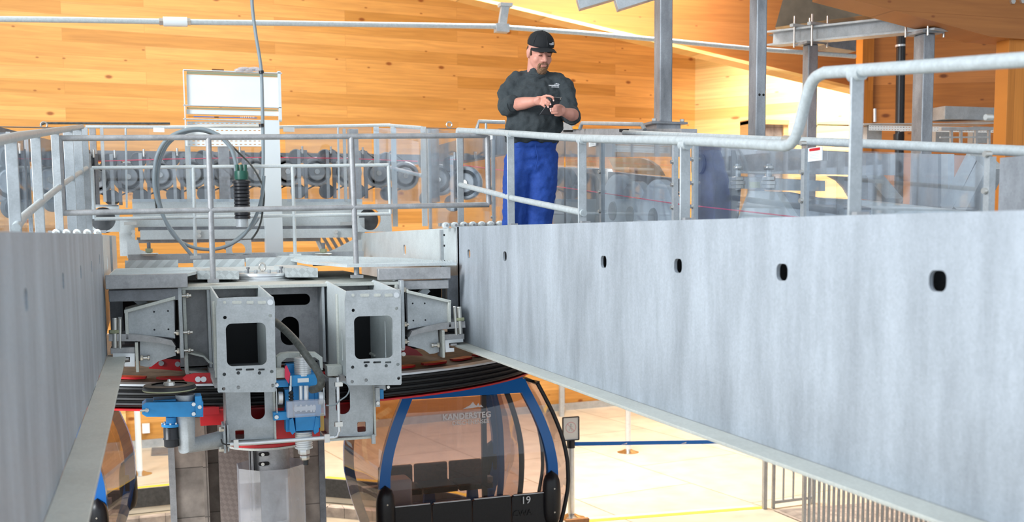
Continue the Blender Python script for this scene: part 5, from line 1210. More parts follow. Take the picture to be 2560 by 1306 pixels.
# open door leaf at the right: black curved seal with glass
zd = [.16+i*.1 for i in range(20)]
do = .15
fr = [(hws(z)+do-.03, .02+yf(z), z) for z in zd]; bk = [(hws(z)+do, .80, z) for z in zd[::-1]]
d_ = MB().tube(fr, .022, 8).build('door_leaf', M_BLACK, cab)
MB().tube([bk[0], bk[-1]] if False else bk, .020, 8).build('door_seal', M_BLACK, d_)
MB().tube([fr[-1], bk[0]], .02, 8).build('door_seal', M_BLACK, d_); MB().tube([fr[0], bk[-1]], .02, 8).build('door_seal', M_BLACK, d_)
m_ = MB(); vs = fr+bk[::-1]; n = len(fr); m_.add(vs, [(i, i+1, n+i+1, n+i) for i in range(n-1)]); m_.build('door_glass', M_CABGL, d_)
MB().beam((hws(2.0)-.03, .2, 2.10), (hws(2.0)+do, .25, 2.05), .05, .03).build('door_arm', M_BLACK, d_)
MB().cyl((.40, .3, 2.14), (.40, .3, 2.20), .05, n=16).build('roof_fitting', M_ALU, cab)
MB().box((-.08, .78, 2.14), (.08, .98, 2.30)).build('hanger_foot', M_GALV, cab)
# writing
def surf(x, z, off=-.006): return Vector((x, .012+yf(z)+off-.004, z))
tx = text_mb('KANDERSTEG', .078, .002, surf(-.27, 1.768), (1, 0, 0), (0, .0, 1), bold=.0028, spacing=1.03)
text_mb('OESCHINENSEE', .054, .002, surf(-.175, 1.712), (1, 0, 0), (0, 0, 1), extra=tx, bold=.0012, spacing=1.0)
for p in ([(-.06, 1.86), (.02, 1.895), (.05, 1.925), (.07, 1.895), (.085, 1.885), (.105, 1.91), (.12, 1.88), (.13, 1.895), (.155, 1.865), (.10, 1.872), (.03, 1.865)],):
    tx.prism([surf(x, z) for x, z in p], (0, -.002, 0))
T1 = tx.build('white_lettering', M_LOGO, cab, smooth=False)
T2 = text_mb('19', .105, .003, (.50, -.050, .885), (1, 0, 0), (0, 0, 1), bold=.0).build('cabin_number', M_LOGO, cab, smooth=False)
T3 = text_mb('19', .10, .003, (.80, CLn+.01, 1.08), (-1, 0, 0), (0, 0, 1), bold=.0).build('cabin_number', M_BLACK, cab, smooth=False)
T4 = text_mb('CWA', .085, .004, (.42, -.040, .76), (1, 0, 0), (0, 0, 1), bold=.0).build('embossed_mark', M_RUB, cab, smooth=False)
c1_ = copy_tree(cab, (-1.42, 10.62, .0), -.13, 'glass gondola cabin with blue edge mostly hidden behind the left girder flange')
for ch in list(c1_.children):
    if ch.name.split('.')[0] in ('white_lettering', 'cabin_number', 'embossed_mark'): bpy.data.objects.remove(ch)
def drop(o):
    for k in list(o.children): drop(k)
    bpy.data.objects.remove(o)
for ch in list(c1_.children):
    if ch.name.split('.')[0] == 'door_leaf': drop(ch)
g_ = sheet(lambda z, s: (hws(z), .05+yf(z)+(.90-yf(z))*s, z), zs, 4, 'side_glass', M_CABGL); g_.parent = c1_
cab.location = (2.86, 10.0, .02); cab.rotation_euler = (0, 0, .03)

# ================================================================== QUEUE POSTS, BARRIERS
def stanchion(label, loc, belt_head=True):
    t = thing('queue_post', label, 'queue post', loc, 'queue posts')
    x, y, z = loc
    MB().lathe([(.0, 0), (.175, 0), (.175, .008), (.10, .03), (.045, .06), (.0, .06)], loc, n=36).build('base', M_CHROME, t)
    MB().cyl((x, y, .05), (x, y, .90 if belt_head else 1.12), .044, n=20).build('post', M_ALU if belt_head else M_WHITE2, t)
    if belt_head: MB().cyl((x, y, .90), (x, y, 1.0), .052, n=20).build('belt_head', M_BLACK, t)
    return t
stanchion('white queue post standing by the yellow edge at left of the concrete pillar', atZ(350, 1187, 0), False)
stanchion('silver queue post with round base behind the blue belt', atZ(1570, 1132, 0))
sp = atZ(1428, 1296, 0); t = stanchion('silver queue post carrying a framed walking ban sign', sp)
x, y, z = sp
sg = thing('framed_sign', 'white sign in black frame with faded crossed walking figure on the queue post', 'sign', at(1427, 1072, sp.y-.03))
a, b = at(1406, 1104, y-.03), at(1448, 1041, y-.03)
fo = [(a.x, a.z), (b.x, a.z), (b.x, b.z), (a.x, b.z)]
MB().plateXZ(rrect(a.x, a.z, b.x, b.z, .015, 4), [rrect(a.x+.013, a.z+.013, b.x-.013, b.z-.013, .006, 3)], y-.04, .02).build('frame', M_BLACK, sg)
bd = MB().box((a.x+.012, y-.03, a.z+.012), (b.x-.012, y-.024, b.z-.012)).build('board', M_SIGN, sg)
cx0, cz0 = (a.x+b.x)/2, (a.z+b.z)/2+.015
pk = MB().plateXZ(circ(cx0, cz0, .070, 32), [circ(cx0, cz0, .062, 32)], y-.032, .001)
pk.prism([(cx0-.048, y-.032, cz0+.044), (cx0-.042, y-.032, cz0+.05), (cx0+.048, y-.032, cz0-.044), (cx0+.042, y-.032, cz0-.05)], (0, .001, 0)); pk.build('red_ring', M_PINK, bd)
wk = MB(); F = lambda u, v: (cx0+u*.06, y-.031, cz0+v*.06)
for p, q in (((0, .45), (-.05, -.05)), ((-.05, -.05), (.3, -.8)), ((-.05, -.05), (-.4, -.75)), ((0, .4), (.35, .1)), ((0, .4), (-.35, .05))): wk.beam(F(*p), F(*q), .006, .002, (0, 1, 0))
wk.plateXZ(circ(F(.03, .62)[0], F(.03, .62)[2], .010, 12), [], y-.0315, .001); wk.build('walking_figure', M_GREYP, bd)
MB().cyl((x, y, 1.0), (x, y-.0, a.z+.0), .015, n=10).build('sign_stem', M_BLACK, sg)
# belt
b0 = Vector((x+.05, y, .945)); b1 = atZ(1760, 1106, .93); b2 = atZ(1900, 1101, .93)
t = thing('barrier_belt', 'blue retractable belt stretched to the right from the sign post', 'belt', b0)
MB().prism([b0+Vector((0, 0, .024)), b1+Vector((0, 0, .024)), b2+Vector((0, 0, .024)), b2-Vector((0, 0, .024)), b1-Vector((0, 0, .024)), b0-Vector((0, 0, .024))], (0, .003, 0)).build('webbing', M_BELT, t, smooth=False)
for px in (1566, 1718):
    s_ = (px-1436)/(1760-1436); c = b0.lerp(b1, s_*.98)+Vector((0, -.004, 0))
    MB().prism([c+Vector((-.06, 0, -.012)), c+Vector((.0, 0, .0)), c+Vector((.03, 0, .014)), c+Vector((.05, 0, 0)), c+Vector((.07, 0, -.012))], (0, .002, 0)).build('printed_mark', M_ALU, t, smooth=False)
tag(MB().box((x-.16, y-.26, 0), (x+.14, y-.20, .05)).build('timber_block', M_WOODCRATE), 'small brown timber block on the floor in front of the sign post', 'block')

def barrier(label, p, q, h, n, r=.016, zb=.08, w0=.035):
    p, q = Vector(p), Vector(q); t = thing('metal_barrier', label, 'barrier', p, 'metal crowd barriers')
    for e in (p, q): MB().beam(e+Vector((0, 0, 0)), e+Vector((0, 0, h)), w0, w0).build('end_post', M_GALV, t)
    for z in (zb, h-.02): MB().beam(p+Vector((0, 0, z)), q+Vector((0, 0, z)), w0, w0).build('rail', M_GALV, t)
    for i in range(1, n):
        c = p.lerp(q, i/n); MB().cyl(c+Vector((0, 0, zb)), c+Vector((0, 0, h-.02)), r, n=8).build('bar', M_GALV, t)
    return t
p = atZ(1933, 1272, 0); q = atZ(2012, 1255, 0)
barrier('open barred gate leaf at the yellow line, right of the white floor', p, p+Vector((.62, .05, 0)), 1.1, 4, .014)
a = atZ(1911, 1273, 0); tag(MB().beam(a, a+Vector((0, 0, 1.1)), .05, .05).build('gate_post', M_GALV), 'single galvanised gate post at the end of the yellow line', 'post')
p = at(2008, 1400, 10.4); p.z = 0; q = at(2420, 1400, 9.9); q.z = 0
barrier('barred metal barrier at lower right under the girder flange', p, q, 1.1, 34, .016)
p = atZ(1404, 1042, 0); q = atZ(1450, 1038, 0)
barrier('small far metal barrier under the girder, above the sign', p, q+Vector((.3, 1.5, 0)), 1.0, 9, .02, w0=.08)
tag(MB().prism([atZ(x, y, .004) for x, y in ((1935, 1278), (2420, 1240), (2700, 1330), (2060, 1330))], (0, 0, .01)).build('floor_mat', M_CONC), 'dark brownish floor area behind the barred barrier', 'mat')
tag(MB().prism([atZ(x, y, .004) for x, y in ((378, 1140), (420, 1139), (421, 1120), (380, 1121))], (0, 0, .01)).build('floor_mat', M_DARKST), 'small grey ribbed mat at the foot of the orange wall', 'mat')
pw = wallpt(365, 1070); tag(MB().box((pw.x-.06, pw.y-.1, pw.z-.08), (pw.x+.06, pw.y-.01, pw.z+.08)).build('wall_box', M_WHITE), 'small white electrical box low on the orange wall', 'box')
pw = wallpt(310, 1070); tag(MB().box((pw.x-.07, pw.y-.12, 0), (pw.x+.04, pw.y-.02, 2.6)).build('timber_batten', M_CREAM), 'pale upright timber batten on the orange wall at left', 'batten')
# lower ledge in the pit
for i, (a, b) in enumerate(zip(PIT[:-3], PIT[1:-2])): pass
lg = MB()
for a, b in zip(PIT[:-4], PIT[1:-3]): lg.beam((a[0]-.05, a[1]-.75, -.30), (b[0]-.05, b[1]-.75, -.30), .16, .14)
struct('trim_8', lg, M_CONC)

# ================================================================== RIGHT HAND CONVEYOR (behind the clear guards)
def px_box(x0, y0, x1, y1, X, dx):
    a, b = atX(x0, y0, X), atX(x1, y1, X); return MB().box((X, a.y, atX(x0, y0, X).z), (X+dx, b.y, atX(x0, y1, X).z))
def px_poly(pts, X, dx): return MB().prism([atX(x, y, X) for x, y in pts], (dx, 0, 0))
t = thing('box_rail', 'grey steel box rail with two slots at the top of the machinery behind the man', 'rail', atX(1500, 330, 3.5))
px_poly([(1400, 322), (1704, 322), (1704, 344), (1400, 338)], 3.5, .12).build('box_section', M_CAST, t)
for x in (1415, 1555): px_poly([(x-7, 323), (x+14, 323), (x+14, 330), (x-7, 330)], 3.49, .012).build('slot', M_HOLE, t)
MB().tube([atX(x, y, 3.45) for x, y in ((1450, 322), (1455, 308), (1605, 311), (1612, 325))], .016).build('grab_rail', M_GALV, t)
px_poly([(1405, 306), (1425, 303), (1430, 325), (1405, 325)], 3.46, .03).build('bracket', M_GALV, t)
px_poly([(1425, 316), (1445, 316), (1445, 323), (1425, 323)], 3.47, .02).build('orange_cap', M_ORG, t)
t = thing('drive_housing', 'dark housing behind the clear guard right of the man', 'housing', atX(1450, 360, 3.9))
px_poly([(1390, 345), (1530, 350), (1530, 392), (1390, 392)], 3.9, .2).build('upper_plate', M_DARKST, t)
px_poly([(1395, 418), (1480, 422), (1500, 470), (1395, 468)], 3.9, .2).build('lower_plate', M_CAST, t)
px_poly([(1530, 352), (1690, 356), (1690, 392), (1540, 392)], 3.95, .1).build('grey_cover', M_GALV, t)
px_poly([(1520, 430), (1690, 448), (1690, 480), (1520, 462)], 3.95, .1).build('side_sheet', M_DARKST, t)
px_poly([(1540, 458), (1690, 482), (1690, 488), (1540, 466)], 3.7, .05).build('dark_rail', M_DARKST, t)
for lab, pts in (('orange half disc seen through the guard just right of the man', [(1404, 416), (1412, 405), (1425, 398), (1438, 395), (1438, 417)]), ('orange curved panel seen through the guard beside the blue reflection', [(1470, 395), (1478, 420), (1440, 420), (1442, 396)]), ('large orange curved panel behind the clear guard', [(1520, 395), (1600, 395), (1622, 402), (1640, 415), (1655, 440), (1560, 432), (1535, 425)])):
    tag(px_poly(pts, 3.6, .03).build('orange_panel', M_ORG if 'large' not in lab else M_ORANGE, smooth=False), lab, 'panel')
for lab, x, y in (('yellow orange lamp cap right of the man behind the guard', 1430, 406), ('orange square reflector on the large curved panel', 1565, 425)):
    tag(px_poly([(x-5, y-7), (x+6, y-7), (x+7, y+7), (x-5, y+7)], 3.52, .05).build('reflector', M_ORG, bevel=.004), lab, 'reflector')
def tyre(label, px, py, X, R_, mat):
    c = atX(px, py, X); t = thing('drive_roller', label, 'roller', c, 'conveyor wheels behind the right guards')
    MB().lathe([(R_*.55, -.05), (R_*.9, -.05), (R_, -.03), (R_, .03), (R_*.9, .05), (R_*.55, .05)], c, (1, 0, 0), 40).build('rubber_tyre', mat, t)
    MB().lathe([(.0, -.06), (R_*.25, -.06), (R_*.3, -.02), (R_*.62, -.015), (R_*.62, .03), (0, .03)], c, (1, 0, 0), 32).build('rim', M_TYRE if mat == M_TYREG else M_CAST, t)
    for k in range(5): a_ = k*2*PI/5; MB().cyl(c+Vector((-.02, math.cos(a_)*R_*.42, math.sin(a_)*R_*.42)), c+Vector((-.035, math.cos(a_)*R_*.42, math.sin(a_)*R_*.42)), .012, n=8).build('wheel_bolt', M_BOLT, t)
tyre('pale grey conveyor wheel, left of three upright ones behind the guard', 1548, 528, 3.3, .27, M_TYREG)
tyre('pale grey conveyor wheel, middle of three upright ones behind the guard', 1592, 538, 3.3, .24, M_TYREG)
tyre('pale grey conveyor wheel, right of three upright ones behind the guard', 1650, 545, 3.3, .26, M_TYREG)
tyre('black conveyor wheel just right of the man behind the flat rail post', 1412, 500, 3.4, .28, M_TYRE)
tyre('black conveyor wheel right of the second flat rail post', 1468, 512, 3.4, .26, M_TYRE)
t = thing('machine_beam', 'large grey beam behind the guards at right with curved gusset and adjusting bolts', 'beam', atX(1950, 400, 3.9))
px_poly([(1728, 360), (2165, 385), (2165, 438), (1728, 432)], 3.9, .2).build('top_beam', M_CAST, t)
px_poly([(1735, 375), (1775, 375), (1790, 450), (1782, 560), (1735, 560)], 3.7, .2).build('column', M_DARKST, t)
MB().cyl(atX(1752, 410, 3.69), atX(1752, 410, 3.69)+Vector((-.02, 0, 0)), .07, n=24).build('round_boss', M_TYRE, t)
px_poly([(1790, 440), (2010, 452), (2010, 478), (1790, 470)], 3.8, .15).build('saddle', M_GALV, t)
px_poly([(1870, 478), (1940, 482), (1990, 560), (1840, 560)], 3.7, .1).build('gusset', M_LITE, t)
px_poly([(1940, 480), (2140, 520), (2140, 560), (1960, 560)], 3.75, .1).build('dark_gusset', M_DARKST, t)
for x in (1845, 1922):
    c0, c1_b = atX(x, 410, 3.62), atX(x, 475, 3.62); MB().cyl(c0, c1_b, .018, n=12).build('threaded_stud', M_GALV, t)
    for y, r_ in ((425, .032), (452, .042), (463, .05), (472, .045)): MB().hexa(atX(x, y, 3.62), (0, 0, 1), r_, .025).build('nut', M_BOLT, t)
px_poly([(1872, 455), (1892, 455), (1894, 470), (1874, 470)], 3.62, .02).build('window_hole', M_OLIVE, t)
arc = [atX(2035+0*i, 0, 4.0) for i in range(0)]
pts = [(2040, 438), (2130, 440), (2200, 445), (2320, 520), (2330, 560), (2150, 560)]+[(2125-i*8, 500-24*math.sin((i+1)/9*PI/2*1.0)-i*4) for i in range(9)][:0]
px_poly([(2065, 440), (2170, 445), (2170, 500), (2118, 492), (2105, 470), (2088, 452)], 4.3, .05).build('curved_gusset', M_CAST, t)
px_poly([(1985, 492), (2150, 502), (2400, 530), (2400, 570), (1985, 560)], 4.2, .1).build('lower_beam', M_LITE, t)
for lab, a, b in (('diagonal grey brace behind the long clear guard', (2158, 428), (2228, 512)), ('pale diagonal brace at the right end of the long clear guard', (2455, 392), (2385, 525)), ('second diagonal brace crossing behind the pale one', (2478, 412), (2420, 528))):
    tag(MB().beam(atX(*a, 4.6), atX(*b, 4.6), .10, .14, (1, 0, 0)).build('diagonal_brace', M_GALV), lab, 'brace', 'braces behind the long guard')
for lab, x0, x1 in (('narrow grey upright behind the long clear guard', 2353, 2370), ('bluish grey upright panel behind the long clear guard', 2280, 2345)):
    tag(px_poly([(x0, 385), (x1, 385), (x1, 640), (x0, 640)], 5.0, .05).build('upright_post', M_GALV if x1 < 2371 and x0 > 2350 else M_COL), lab, 'post')
tag(MB().tube([at(x, y, 13.2) for x, y in ((2036, 350), (2040, 318), (2044, 312), (2130, 314), (2170, 313))], .01, 6).build('thin_conduit', M_CABLE2), 'thin dark conduit on the pale sunlit wall', 'conduit')
tag(MB().tube([at(2187, 272, 12), at(2187, 305, 12)], .02, 8).build('threaded_rod', M_ALU), 'short upright threaded rod above the perforated tray', 'rod')

# ================================================================== THE MAN
D0 = 7.28
def m_(x, y, d): return atD(x, y, D0-d)
def rc(mb, p, q, r, r2, n=16):
    """round cone: sphere, sphere and the hull between"""
    p, q = Vector(p), Vector(q); mb.ell(p, r, r, r, nu=n, nv=10); mb.ell(q, r2, r2, r2, nu=n, nv=10)
    mb.tube([p, q], r, n, rs=[r, r2])
def chain(mb, pts, n=16):
    for (p, r), (q, r2) in zip(pts, pts[1:]): rc(mb, p, q, r, r2, n)
er = Vector((math.cos(YAW), -math.sin(YAW), 0)); et = Vector((-math.sin(YAW), -math.cos(YAW), 0)); eu = Vector((0, 0, 1))
def remesh(mb, name, mat, parent, voxel, smooth=6, fac=.5, disp=None):
    me = bpy.data.meshes.new(name); me.from_pydata(mb.v, [], mb.f); bm = bmesh.new(); bm.from_mesh(me); bmesh.ops.remove_doubles(bm, verts=bm.verts, dist=1e-6); bmesh.ops.recalc_face_normals(bm, faces=bm.faces); bm.to_mesh(me); bm.free()
    o = bpy.data.objects.new(name, me); COL.objects.link(o)
    r = o.modifiers.new('r', 'REMESH'); r.mode = 'VOXEL'; r.voxel_size = voxel; r.use_smooth_shade = True
    s = o.modifiers.new('s', 'SMOOTH'); s.iterations = smooth; s.factor = fac
    if disp:
        for (st, size, dp) in disp:
            t_ = bpy.data.textures.new(name+'_folds', 'CLOUDS'); t_.noise_scale = size; t_.noise_depth = dp
            d = o.modifiers.new('d', 'DISPLACE'); d.texture = t_; d.strength = st; d.mid_level = .5; d.texture_coords = 'LOCAL'
    me2 = bpy.data.meshes.new_from_object(o.evaluated_get(bpy.context.evaluated_depsgraph_get())); me2.name = name
    me2.materials.clear(); me2.materials.append(mat)
    for p in me2.polygons: p.use_smooth = True
    bpy.data.objects.remove(o); bpy.data.meshes.remove(me)
    o = bpy.data.objects.new(name, me2); COL.objects.link(o)
    if parent: o.parent = parent; o.matrix_parent_inverse = wm(parent).inverted()
    return o
# head frame
HY, HP = math.radians(22), math.radians(20)
hf = (et*math.cos(HY)+er*math.sin(HY))*math.cos(HP)-eu*math.sin(HP)
hr = (er*math.cos(HY)-et*math.sin(HY)).normalized(); hu = hr.cross(-hf).normalized()
if hu.z < 0: hu = -hu
HC = m_(1350, 133, .05)
def h(r, f, u): return HC+hr*r+hf*f+hu*u
HM = Matrix((hr, hf, hu)).transposed()
def he(mb, r, f, u, a, b, c, nu=24, nv=18): mb.ell(h(r, f, u), a, b, c, HM, nu, nv)
body = MB()
he(body, 0, -.008, .034, .078, .098, .098, 32, 24); he(body, 0, .014, -.035, .070, .078, .082, 32, 24)
he(body, 0, .052, -.092, .038, .034, .030); he(body, 0, .03, -.07, .058, .055, .045)
for s in (-1, 1):
    he(body, s*.036, .050, -.03, .030, .030, .034); he(body, s*.030, .080, .026, .026, .012, .009); he(body, s*.013, .092, -.034, .0105, .011, .009)
    he(body, s*.031, .073, .004, .018, .015, .012); he(body, s*.078, -.012, -.008, .010, .021, .033); he(body, s*.083, -.018, .002, .006, .016, .022)
rc(body, h(0, .084, .018), h(0, .106, -.024), .009, .0135); he(body, 0, .108, -.028, .0135, .012, .011)
he(body, 0, .088, -.058, .026, .012, .007); he(body, 0, .087, -.069, .022, .012, .008)
chain(body, [(h(0, -.025, -.05), .066), (m_(1341, 178, .0), .064), (m_(1338, 205, -.05), .06)])
# torso core and legs under the clothes keep the body one piece
tc_ = m_(1338, 270, 0)
TM = Matrix((er, et, eu)).transposed()
for (x, y, a, b, c) in ((1340, 245, .15, .09, .12), (1336, 290, .15, .11, .13), (1332, 340, .14, .11, .12), (1330, 385, .11, .09, .08)): body.ell(m_(x, y, .0), a, b, c, TM)
SL, SR = m_(1278, 218, -.02), m_(1413, 220, -.02)
EL, ER = m_(1262, 262, .08), m_(1432, 285, .10)
WL, WR_ = m_(1336, 254, .30), m_(1411, 281, .30)
chain(body, [(m_(1325, 225, 0), .05), (SL+er*.03-eu*.02, .045), (EL, .040), (m_(1285, 262, .14), .044), (m_(1312, 258, .24), .040), (WL, .029)])
chain(body, [(m_(1355, 225, 0), .05), (SR-er*.03-eu*.02, .045), (ER-er*.01, .040), (m_(1432, 288, .20), .043), (m_(1424, 285, .27), .038), (WR_, .029)])
for (hx, kx_, fx) in ((1303, 1288, 1284), (1362, 1350, 1350)):
    chain(body, [(m_(hx+(3 if hx < 1330 else -8), 400, 0), .075), (m_(kx_, 545, .04), .055), (m_(fx, 745, .0), .04), (m_(fx, 765, .0), .04)])
# hands ------------------------------------------------
def finger(mb, pts, r): chain(mb, [(p, r*(1-.08*i)) for i, p in enumerate(pts)], 12)
# image-left hand: back of the hand to the camera, index pointing at the tablet
body.ell(m_(1349, 252, .345), .042, .018, .031, TM); body.ell(m_(1342, 253, .32), .032, .02, .028, TM)
chain(body, [(WL, .028), (m_(1345, 253, .335), .027)])
finger(body, [m_(1356, 243, .36), m_(1366, 239.5, .40), m_(1375, 240.5, .415), m_(1383, 244, .42), m_(1383.5, 250.5, .41)], .0098)
finger(body, [m_(1359, 249, .365), m_(1368, 251, .405), m_(1374, 256, .41), m_(1376, 261, .40)], .0098)
finger(body, [m_(1357, 255, .36), m_(1364, 258.5, .395), m_(1370, 263, .395), m_(1370, 268, .385)], .0094)
finger(body, [m_(1352, 260, .35), m_(1358, 264, .38), m_(1363, 268, .38), m_(1362, 272, .37)], .0085)
finger(body, [m_(1347, 246, .36), m_(1358, 246, .34), m_(1367, 249, .345), m_(1372, 254, .35)], .0105)
# image-right hand: palm under the tablet, thumb along its edge, fingers towards the camera
body.ell(m_(1402, 276, .335), .034, .020, .034, TM); chain(body, [(WR_, .028), (m_(1406, 278, .32), .028)])
finger(body, [m_(1404, 266, .35), m_(1397, 263.5, .385), m_(1389, 264.5, .395), m_(1385.5, 265.5, .395)], .0105)
finger(body, [m_(1400, 270, .36), m_(1391, 270.5, .395), m_(1383, 271.5, .40), m_(1376, 273, .395)], .0096)
finger(body, [m_(1400, 276, .36), m_(1391, 276.5, .395), m_(1383, 277.5, .40), m_(1377, 278, .395)], .0096)
finger(body, [m_(1401, 282, .355), m_(1393, 283, .39), m_(1386, 283.5, .395), m_(1380, 283.5, .39)], .0092)
finger(body, [m_(1403, 287, .345), m_(1397, 289, .375), m_(1391, 289, .38), m_(1387, 288, .375)], .0082)
person = remesh(body, 'person', M_SKIN, None, .0045, 4, .4)
person['label'] = 'man in charcoal sweatshirt, blue work trousers and black cap, looking down at a tablet'; person['category'] = 'person'
# nails
for p in ((1384, 251.5, .423), (1376.5, 261, .412), (1370.5, 268, .397), (1376, 272.5, .407), (1377, 277.5, .407)):
    MB().ell(m_(*p), .005, .002, .006, TM, 10, 6).build('fingernail', M_LIP if False else flat('nail', (.78, .5, .44), .3) if 'nail' not in MATS else MATS['nail'], person)
# facial parts
lp_ = MB(); he(lp_, 0, .093, -.0635, .020, .008, .0022); lp_.build('mouth', M_LIP, person)
for s in (-1, 1):
    e = MB(); he(e, s*.031, .0835, -.001, .013, .006, .003); e.build('eyelid_line', M_HAIR, person)
    e = MB(); he(e, s*.032, .0905, .0225, .021, .004, .0038); e.build('eyebrow', M_HAIR, person)
bd_ = MB(); he(bd_, 0, .066, -.100, .036, .030, .032); he(bd_, 0, .078, -.086, .026, .020, .014)
for s in (-1, 1): he(bd_, s*.029, .074, -.072, .009, .013, .024); he(bd_, s*.014, .0965, -.0515, .015, .006, .0045); he(bd_, s*.027, .085, -.058, .007, .007, .010)
remesh(bd_, 'beard', M_BEARD, person, .0035, 1, .3, [(.006, .006, 1)])
hb = MB(); he(hb, 0, -.022, .018, .0815, .092, .085)
for s in (-1, 1): he(hb, s*.072, .018, .005, .008, .014, .03)
# keep hair behind the ears: cut with plane by only keeping lower back
hb2 = MB(); he(hb2, 0, -.030, .012, .080, .080, .068)
for s in (-1, 1): he(hb2, s*.0725, .016, .008, .006, .010, .026)
remesh(hb2, 'hair', M_HAIR, person, .004, 1, .3, [(.005, .006, 1)])
# cap: crown, seam, brim
cp = MB(); vs = []; n1, n2 = 14, 40
for i in range(n1+1):
    ph = (PI/2)*i/n1
    for j in range(n2):
        th_2 = 2*PI*j/n2; rr = math.sin(ph)**.8; zz = math.cos(ph)
        vs.append(h(.087*rr*math.cos(th_2), -.006+.107*rr*math.sin(th_2), .062+.082*zz-.012*(1-zz)))
fs = [(i*n2+j, (i+1)*n2+j, (i+1)*n2+(j+1) % n2, i*n2+(j+1) % n2) for i in range(n1) for j in range(n2)]
cp.add(vs, fs); cap = cp.build('cap', M_CAP, person)
sdm = cap.modifiers.new('t', 'SOLIDIFY'); sdm.thickness = .004
MB().ell(h(0, -.006, .145), .008, .008, .004, HM, 12, 8).build('button', M_CAP, cap)
for k in range(3):
    a_ = PI/6+k*PI/3; MB().tube([h(.088*math.sin(t_)*math.cos(a_)*(1 if True else 0), -.006+.1085*math.sin(t_)*math.sin(a_), .062+.0835*math.cos(t_)) for t_ in [(-PI/2)+i*PI/16 for i in range(17)]], .0012, 6).build('seam', M_BLACK, cap)
br_ = MB(); vs = []; nb_ = 22
for top_ in (0, 1):
    for i in range(nb_+1):
        a_ = math.radians(20+140*i/nb_); c_, s_2 = math.cos(a_), math.sin(a_)
        for k in range(5):
            t_ = k/4; r1, f1 = .087*c_, -.006+.107*s_2; ext = .070*max(0, math.sin((a_-math.radians(20))/math.radians(140)*PI))**.45
            vs.append(h(r1*(1+.05*t_), f1+ext*t_, .052-.016*abs(c_)**1.5*1.2-.012*t_+top_*.005))
m1 = (nb_+1)*5; fs = []
for i in range(nb_):
    for k in range(4):
        a = i*5+k; fs += [(a, a+5, a+6, a+1), (m1+a, m1+a+1, m1+a+6, m1+a+5)]
    fs += [(i*5+4, (i+1)*5+4, m1+(i+1)*5+4, m1+i*5+4), (i*5, m1+i*5, m1+(i+1)*5, (i+1)*5)]
br_.add(vs, fs); br_.build('brim', M_CAP, cap)
def logo(mb, org, ux, uz, s, un):
    text_mb('KANDERSTEG', s, .001, org, ux, uz, extra=mb, bold=s*.03); text_mb('OESCHINENSEE', s*.66, .001, Vector(org)+Vector(ux)*s*1.6-Vector(uz)*s*.75, ux, uz, extra=mb, bold=s*.01)
    o, ux, uz = Vector(org), Vector(ux), Vector(uz)
    mb.prism([o+ux*s*a+uz*s*b for a, b in ((3.0, .95), (4.2, 1.4), (5.0, 1.75), (5.4, 1.3), (5.8, 1.6), (6.2, 1.2), (6.8, .95), (5, 1.1))], Vector(un)*.001)
lg_ = MB(); c0 = h(.012, .096, .078); u1 = (hr*.86-hf*.50).normalized(); n1_ = (hf*.86+hr*.50).normalized(); logo(lg_, c0+n1_*.006, u1, (hu*.96-hf*.28).normalized(), .0075, n1_); lg_.build('cap_logo', M_LOGO, cap, smooth=False)

# sweatshirt
sw = MB()
for (x, y, d, a, b, c) in ((1341, 226, -.01, .170, .115, .085), (1340, 250, .01, .205, .14, .12), (1337, 285, .02, .195, .155, .12), (1334, 318, .025, .192, .165, .11), (1332, 343, .02, .186, .155, .07), (1331, 352, .015, .180, .15, .045)):
    sw.ell(m_(x, y, d), a, b, c, TM, 40, 24)
chain(sw, [(m_(1322, 198, -.02), .062), (m_(1295, 208, -.02), .074), (SL+er*.012, .075), (m_(1269, 240, .03), .070), (EL+er*.01-eu*.01, .064), (m_(1271, 266, .115), .066), (m_(1279, 262, .15), .058)], 22)
chain(sw, [(m_(1362, 200, -.02), .062), (m_(1394, 210, -.02), .074), (SR-er*.012, .075), (m_(1416, 252, .04), .070), (ER-er*.015, .064), (m_(1431, 291, .15), .060), (m_(1430, 290, .185), .053)], 22)
chain(sw, [(m_(1341, 187, .0), .073), (m_(1340, 200, -.01), .088)], 24)
swo = remesh(sw, 'sweatshirt', M_SWEAT, person, .009, 8, .5, [(.042, .10, 2), (.016, .04, 1)])
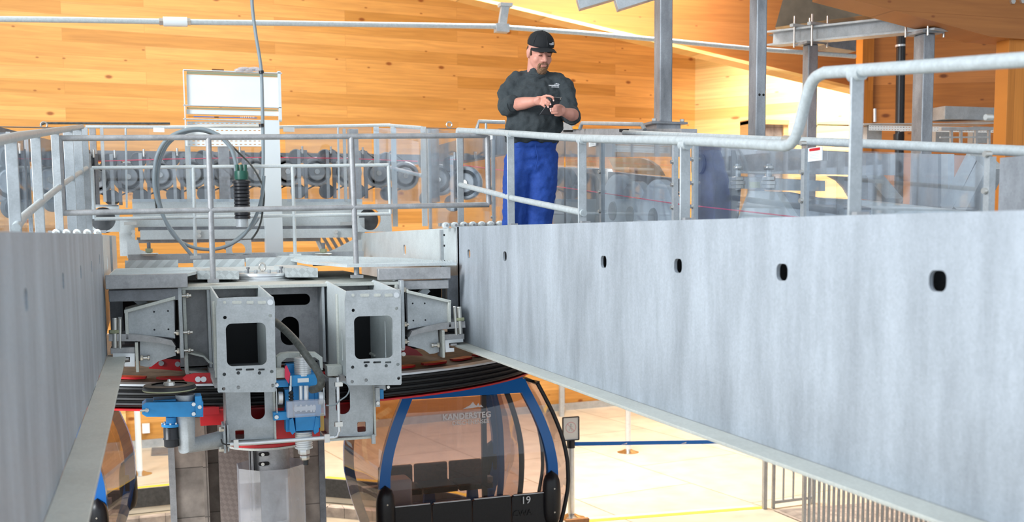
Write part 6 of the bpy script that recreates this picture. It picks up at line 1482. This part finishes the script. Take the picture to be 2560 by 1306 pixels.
# cuffs, collar, hem rib
def ring(c, ax, r, w_, name, mat, par, sy=1.0): return MB().lathe([(r-.008, -w_/2), (r, -w_/2), (r+.003, 0), (r, w_/2), (r-.008, w_/2)], c, ax, 28).build(name, mat, par)
ring(m_(1281, 261.5, .158), m_(1312, 258, .24)-m_(1275, 263, .13), .060, .03, 'cuff', M_SWEAT, swo); ring(m_(1430, 289.5, .19), m_(1424, 285, .27)-m_(1431, 291, .15), .055, .03, 'cuff', M_SWEAT, swo)
ring(m_(1341.5, 186, .006), (eu+et*.35).normalized(), .079, .022, 'collar', M_SWEAT, swo)
lg2 = MB(); c0 = m_(1372, 215, .165); logo(lg2, c0, (er*.93-et*.37*0-et*.30).normalized(), (eu*.98+et*-.12).normalized(), .0115, et); lg2.build('chest_logo', M_LOGO, swo, smooth=False)
# trousers
tr2 = MB()
for (x, y, d, a, b, c) in ((1331, 362, .01, .168, .135, .06), (1330, 390, .0, .176, .135, .085), (1330, 420, .0, .172, .13, .08)): tr2.ell(m_(x, y, d), a, b, c, TM, 36, 20)
chain(tr2, [(m_(1302, 405, 0), .112), (m_(1296, 450, .02), .107), (m_(1290, 510, .03), .094), (m_(1286, 570, .03), .088), (m_(1284, 650, .0), .078), (m_(1284, 752, -.0), .075)], 24)
chain(tr2, [(m_(1354, 405, 0), .112), (m_(1356, 450, .02), .104), (m_(1352, 510, .03), .088), (m_(1349, 570, .03), .082), (m_(1350, 650, .0), .076), (m_(1350, 752, -.0), .075)], 24)
tro = remesh(tr2, 'trousers', M_TROU, person, .009, 7, .5, [(.026, .11, 2), (.010, .03, 1)])
MB().tube([m_(1338, 362, .165), m_(1345, 395, .150), m_(1338, 425, .14)], .003, 6).build('fly_seam', M_TROU, tro)
for fx in (1284, 1350):
    f = MB(); f.ell(m_(fx, 778, .05), .05, .13, .045, TM); f.ell(m_(fx, 770, -.02), .05, .06, .06, TM); remesh(f, 'shoe', M_BLACK, person, .008, 3)
# tablet
TC = [m_(1405.5, 245, .40), m_(1381, 243, .41), m_(1348.5, 287, .375), m_(1383, 289, .365)]
nn = (TC[1]-TC[0]).cross(TC[2]-TC[1]).normalized()
if nn.dot(et) < 0: nn = -nn
tb = thing('tablet', 'black tablet computer held in both hands by the man', 'tablet', TC[2])
MB().prism(TC, -nn*.011).build('casing', M_BLACK, tb, bevel=.003)
ctr = TC[0].lerp(TC[1], .3); c = ctr.lerp(TC[3], .15)+nn*.0005; MB().cyl(c, c+nn*.002, .006, n=14).build('camera_lens', M_HOLE, tb)
c = TC[0].lerp(TC[1], .12).lerp(TC[3], .06); MB().cyl(c+nn*.0003, c+nn*.002, .004, n=10).build('flash', M_BOLT, tb)
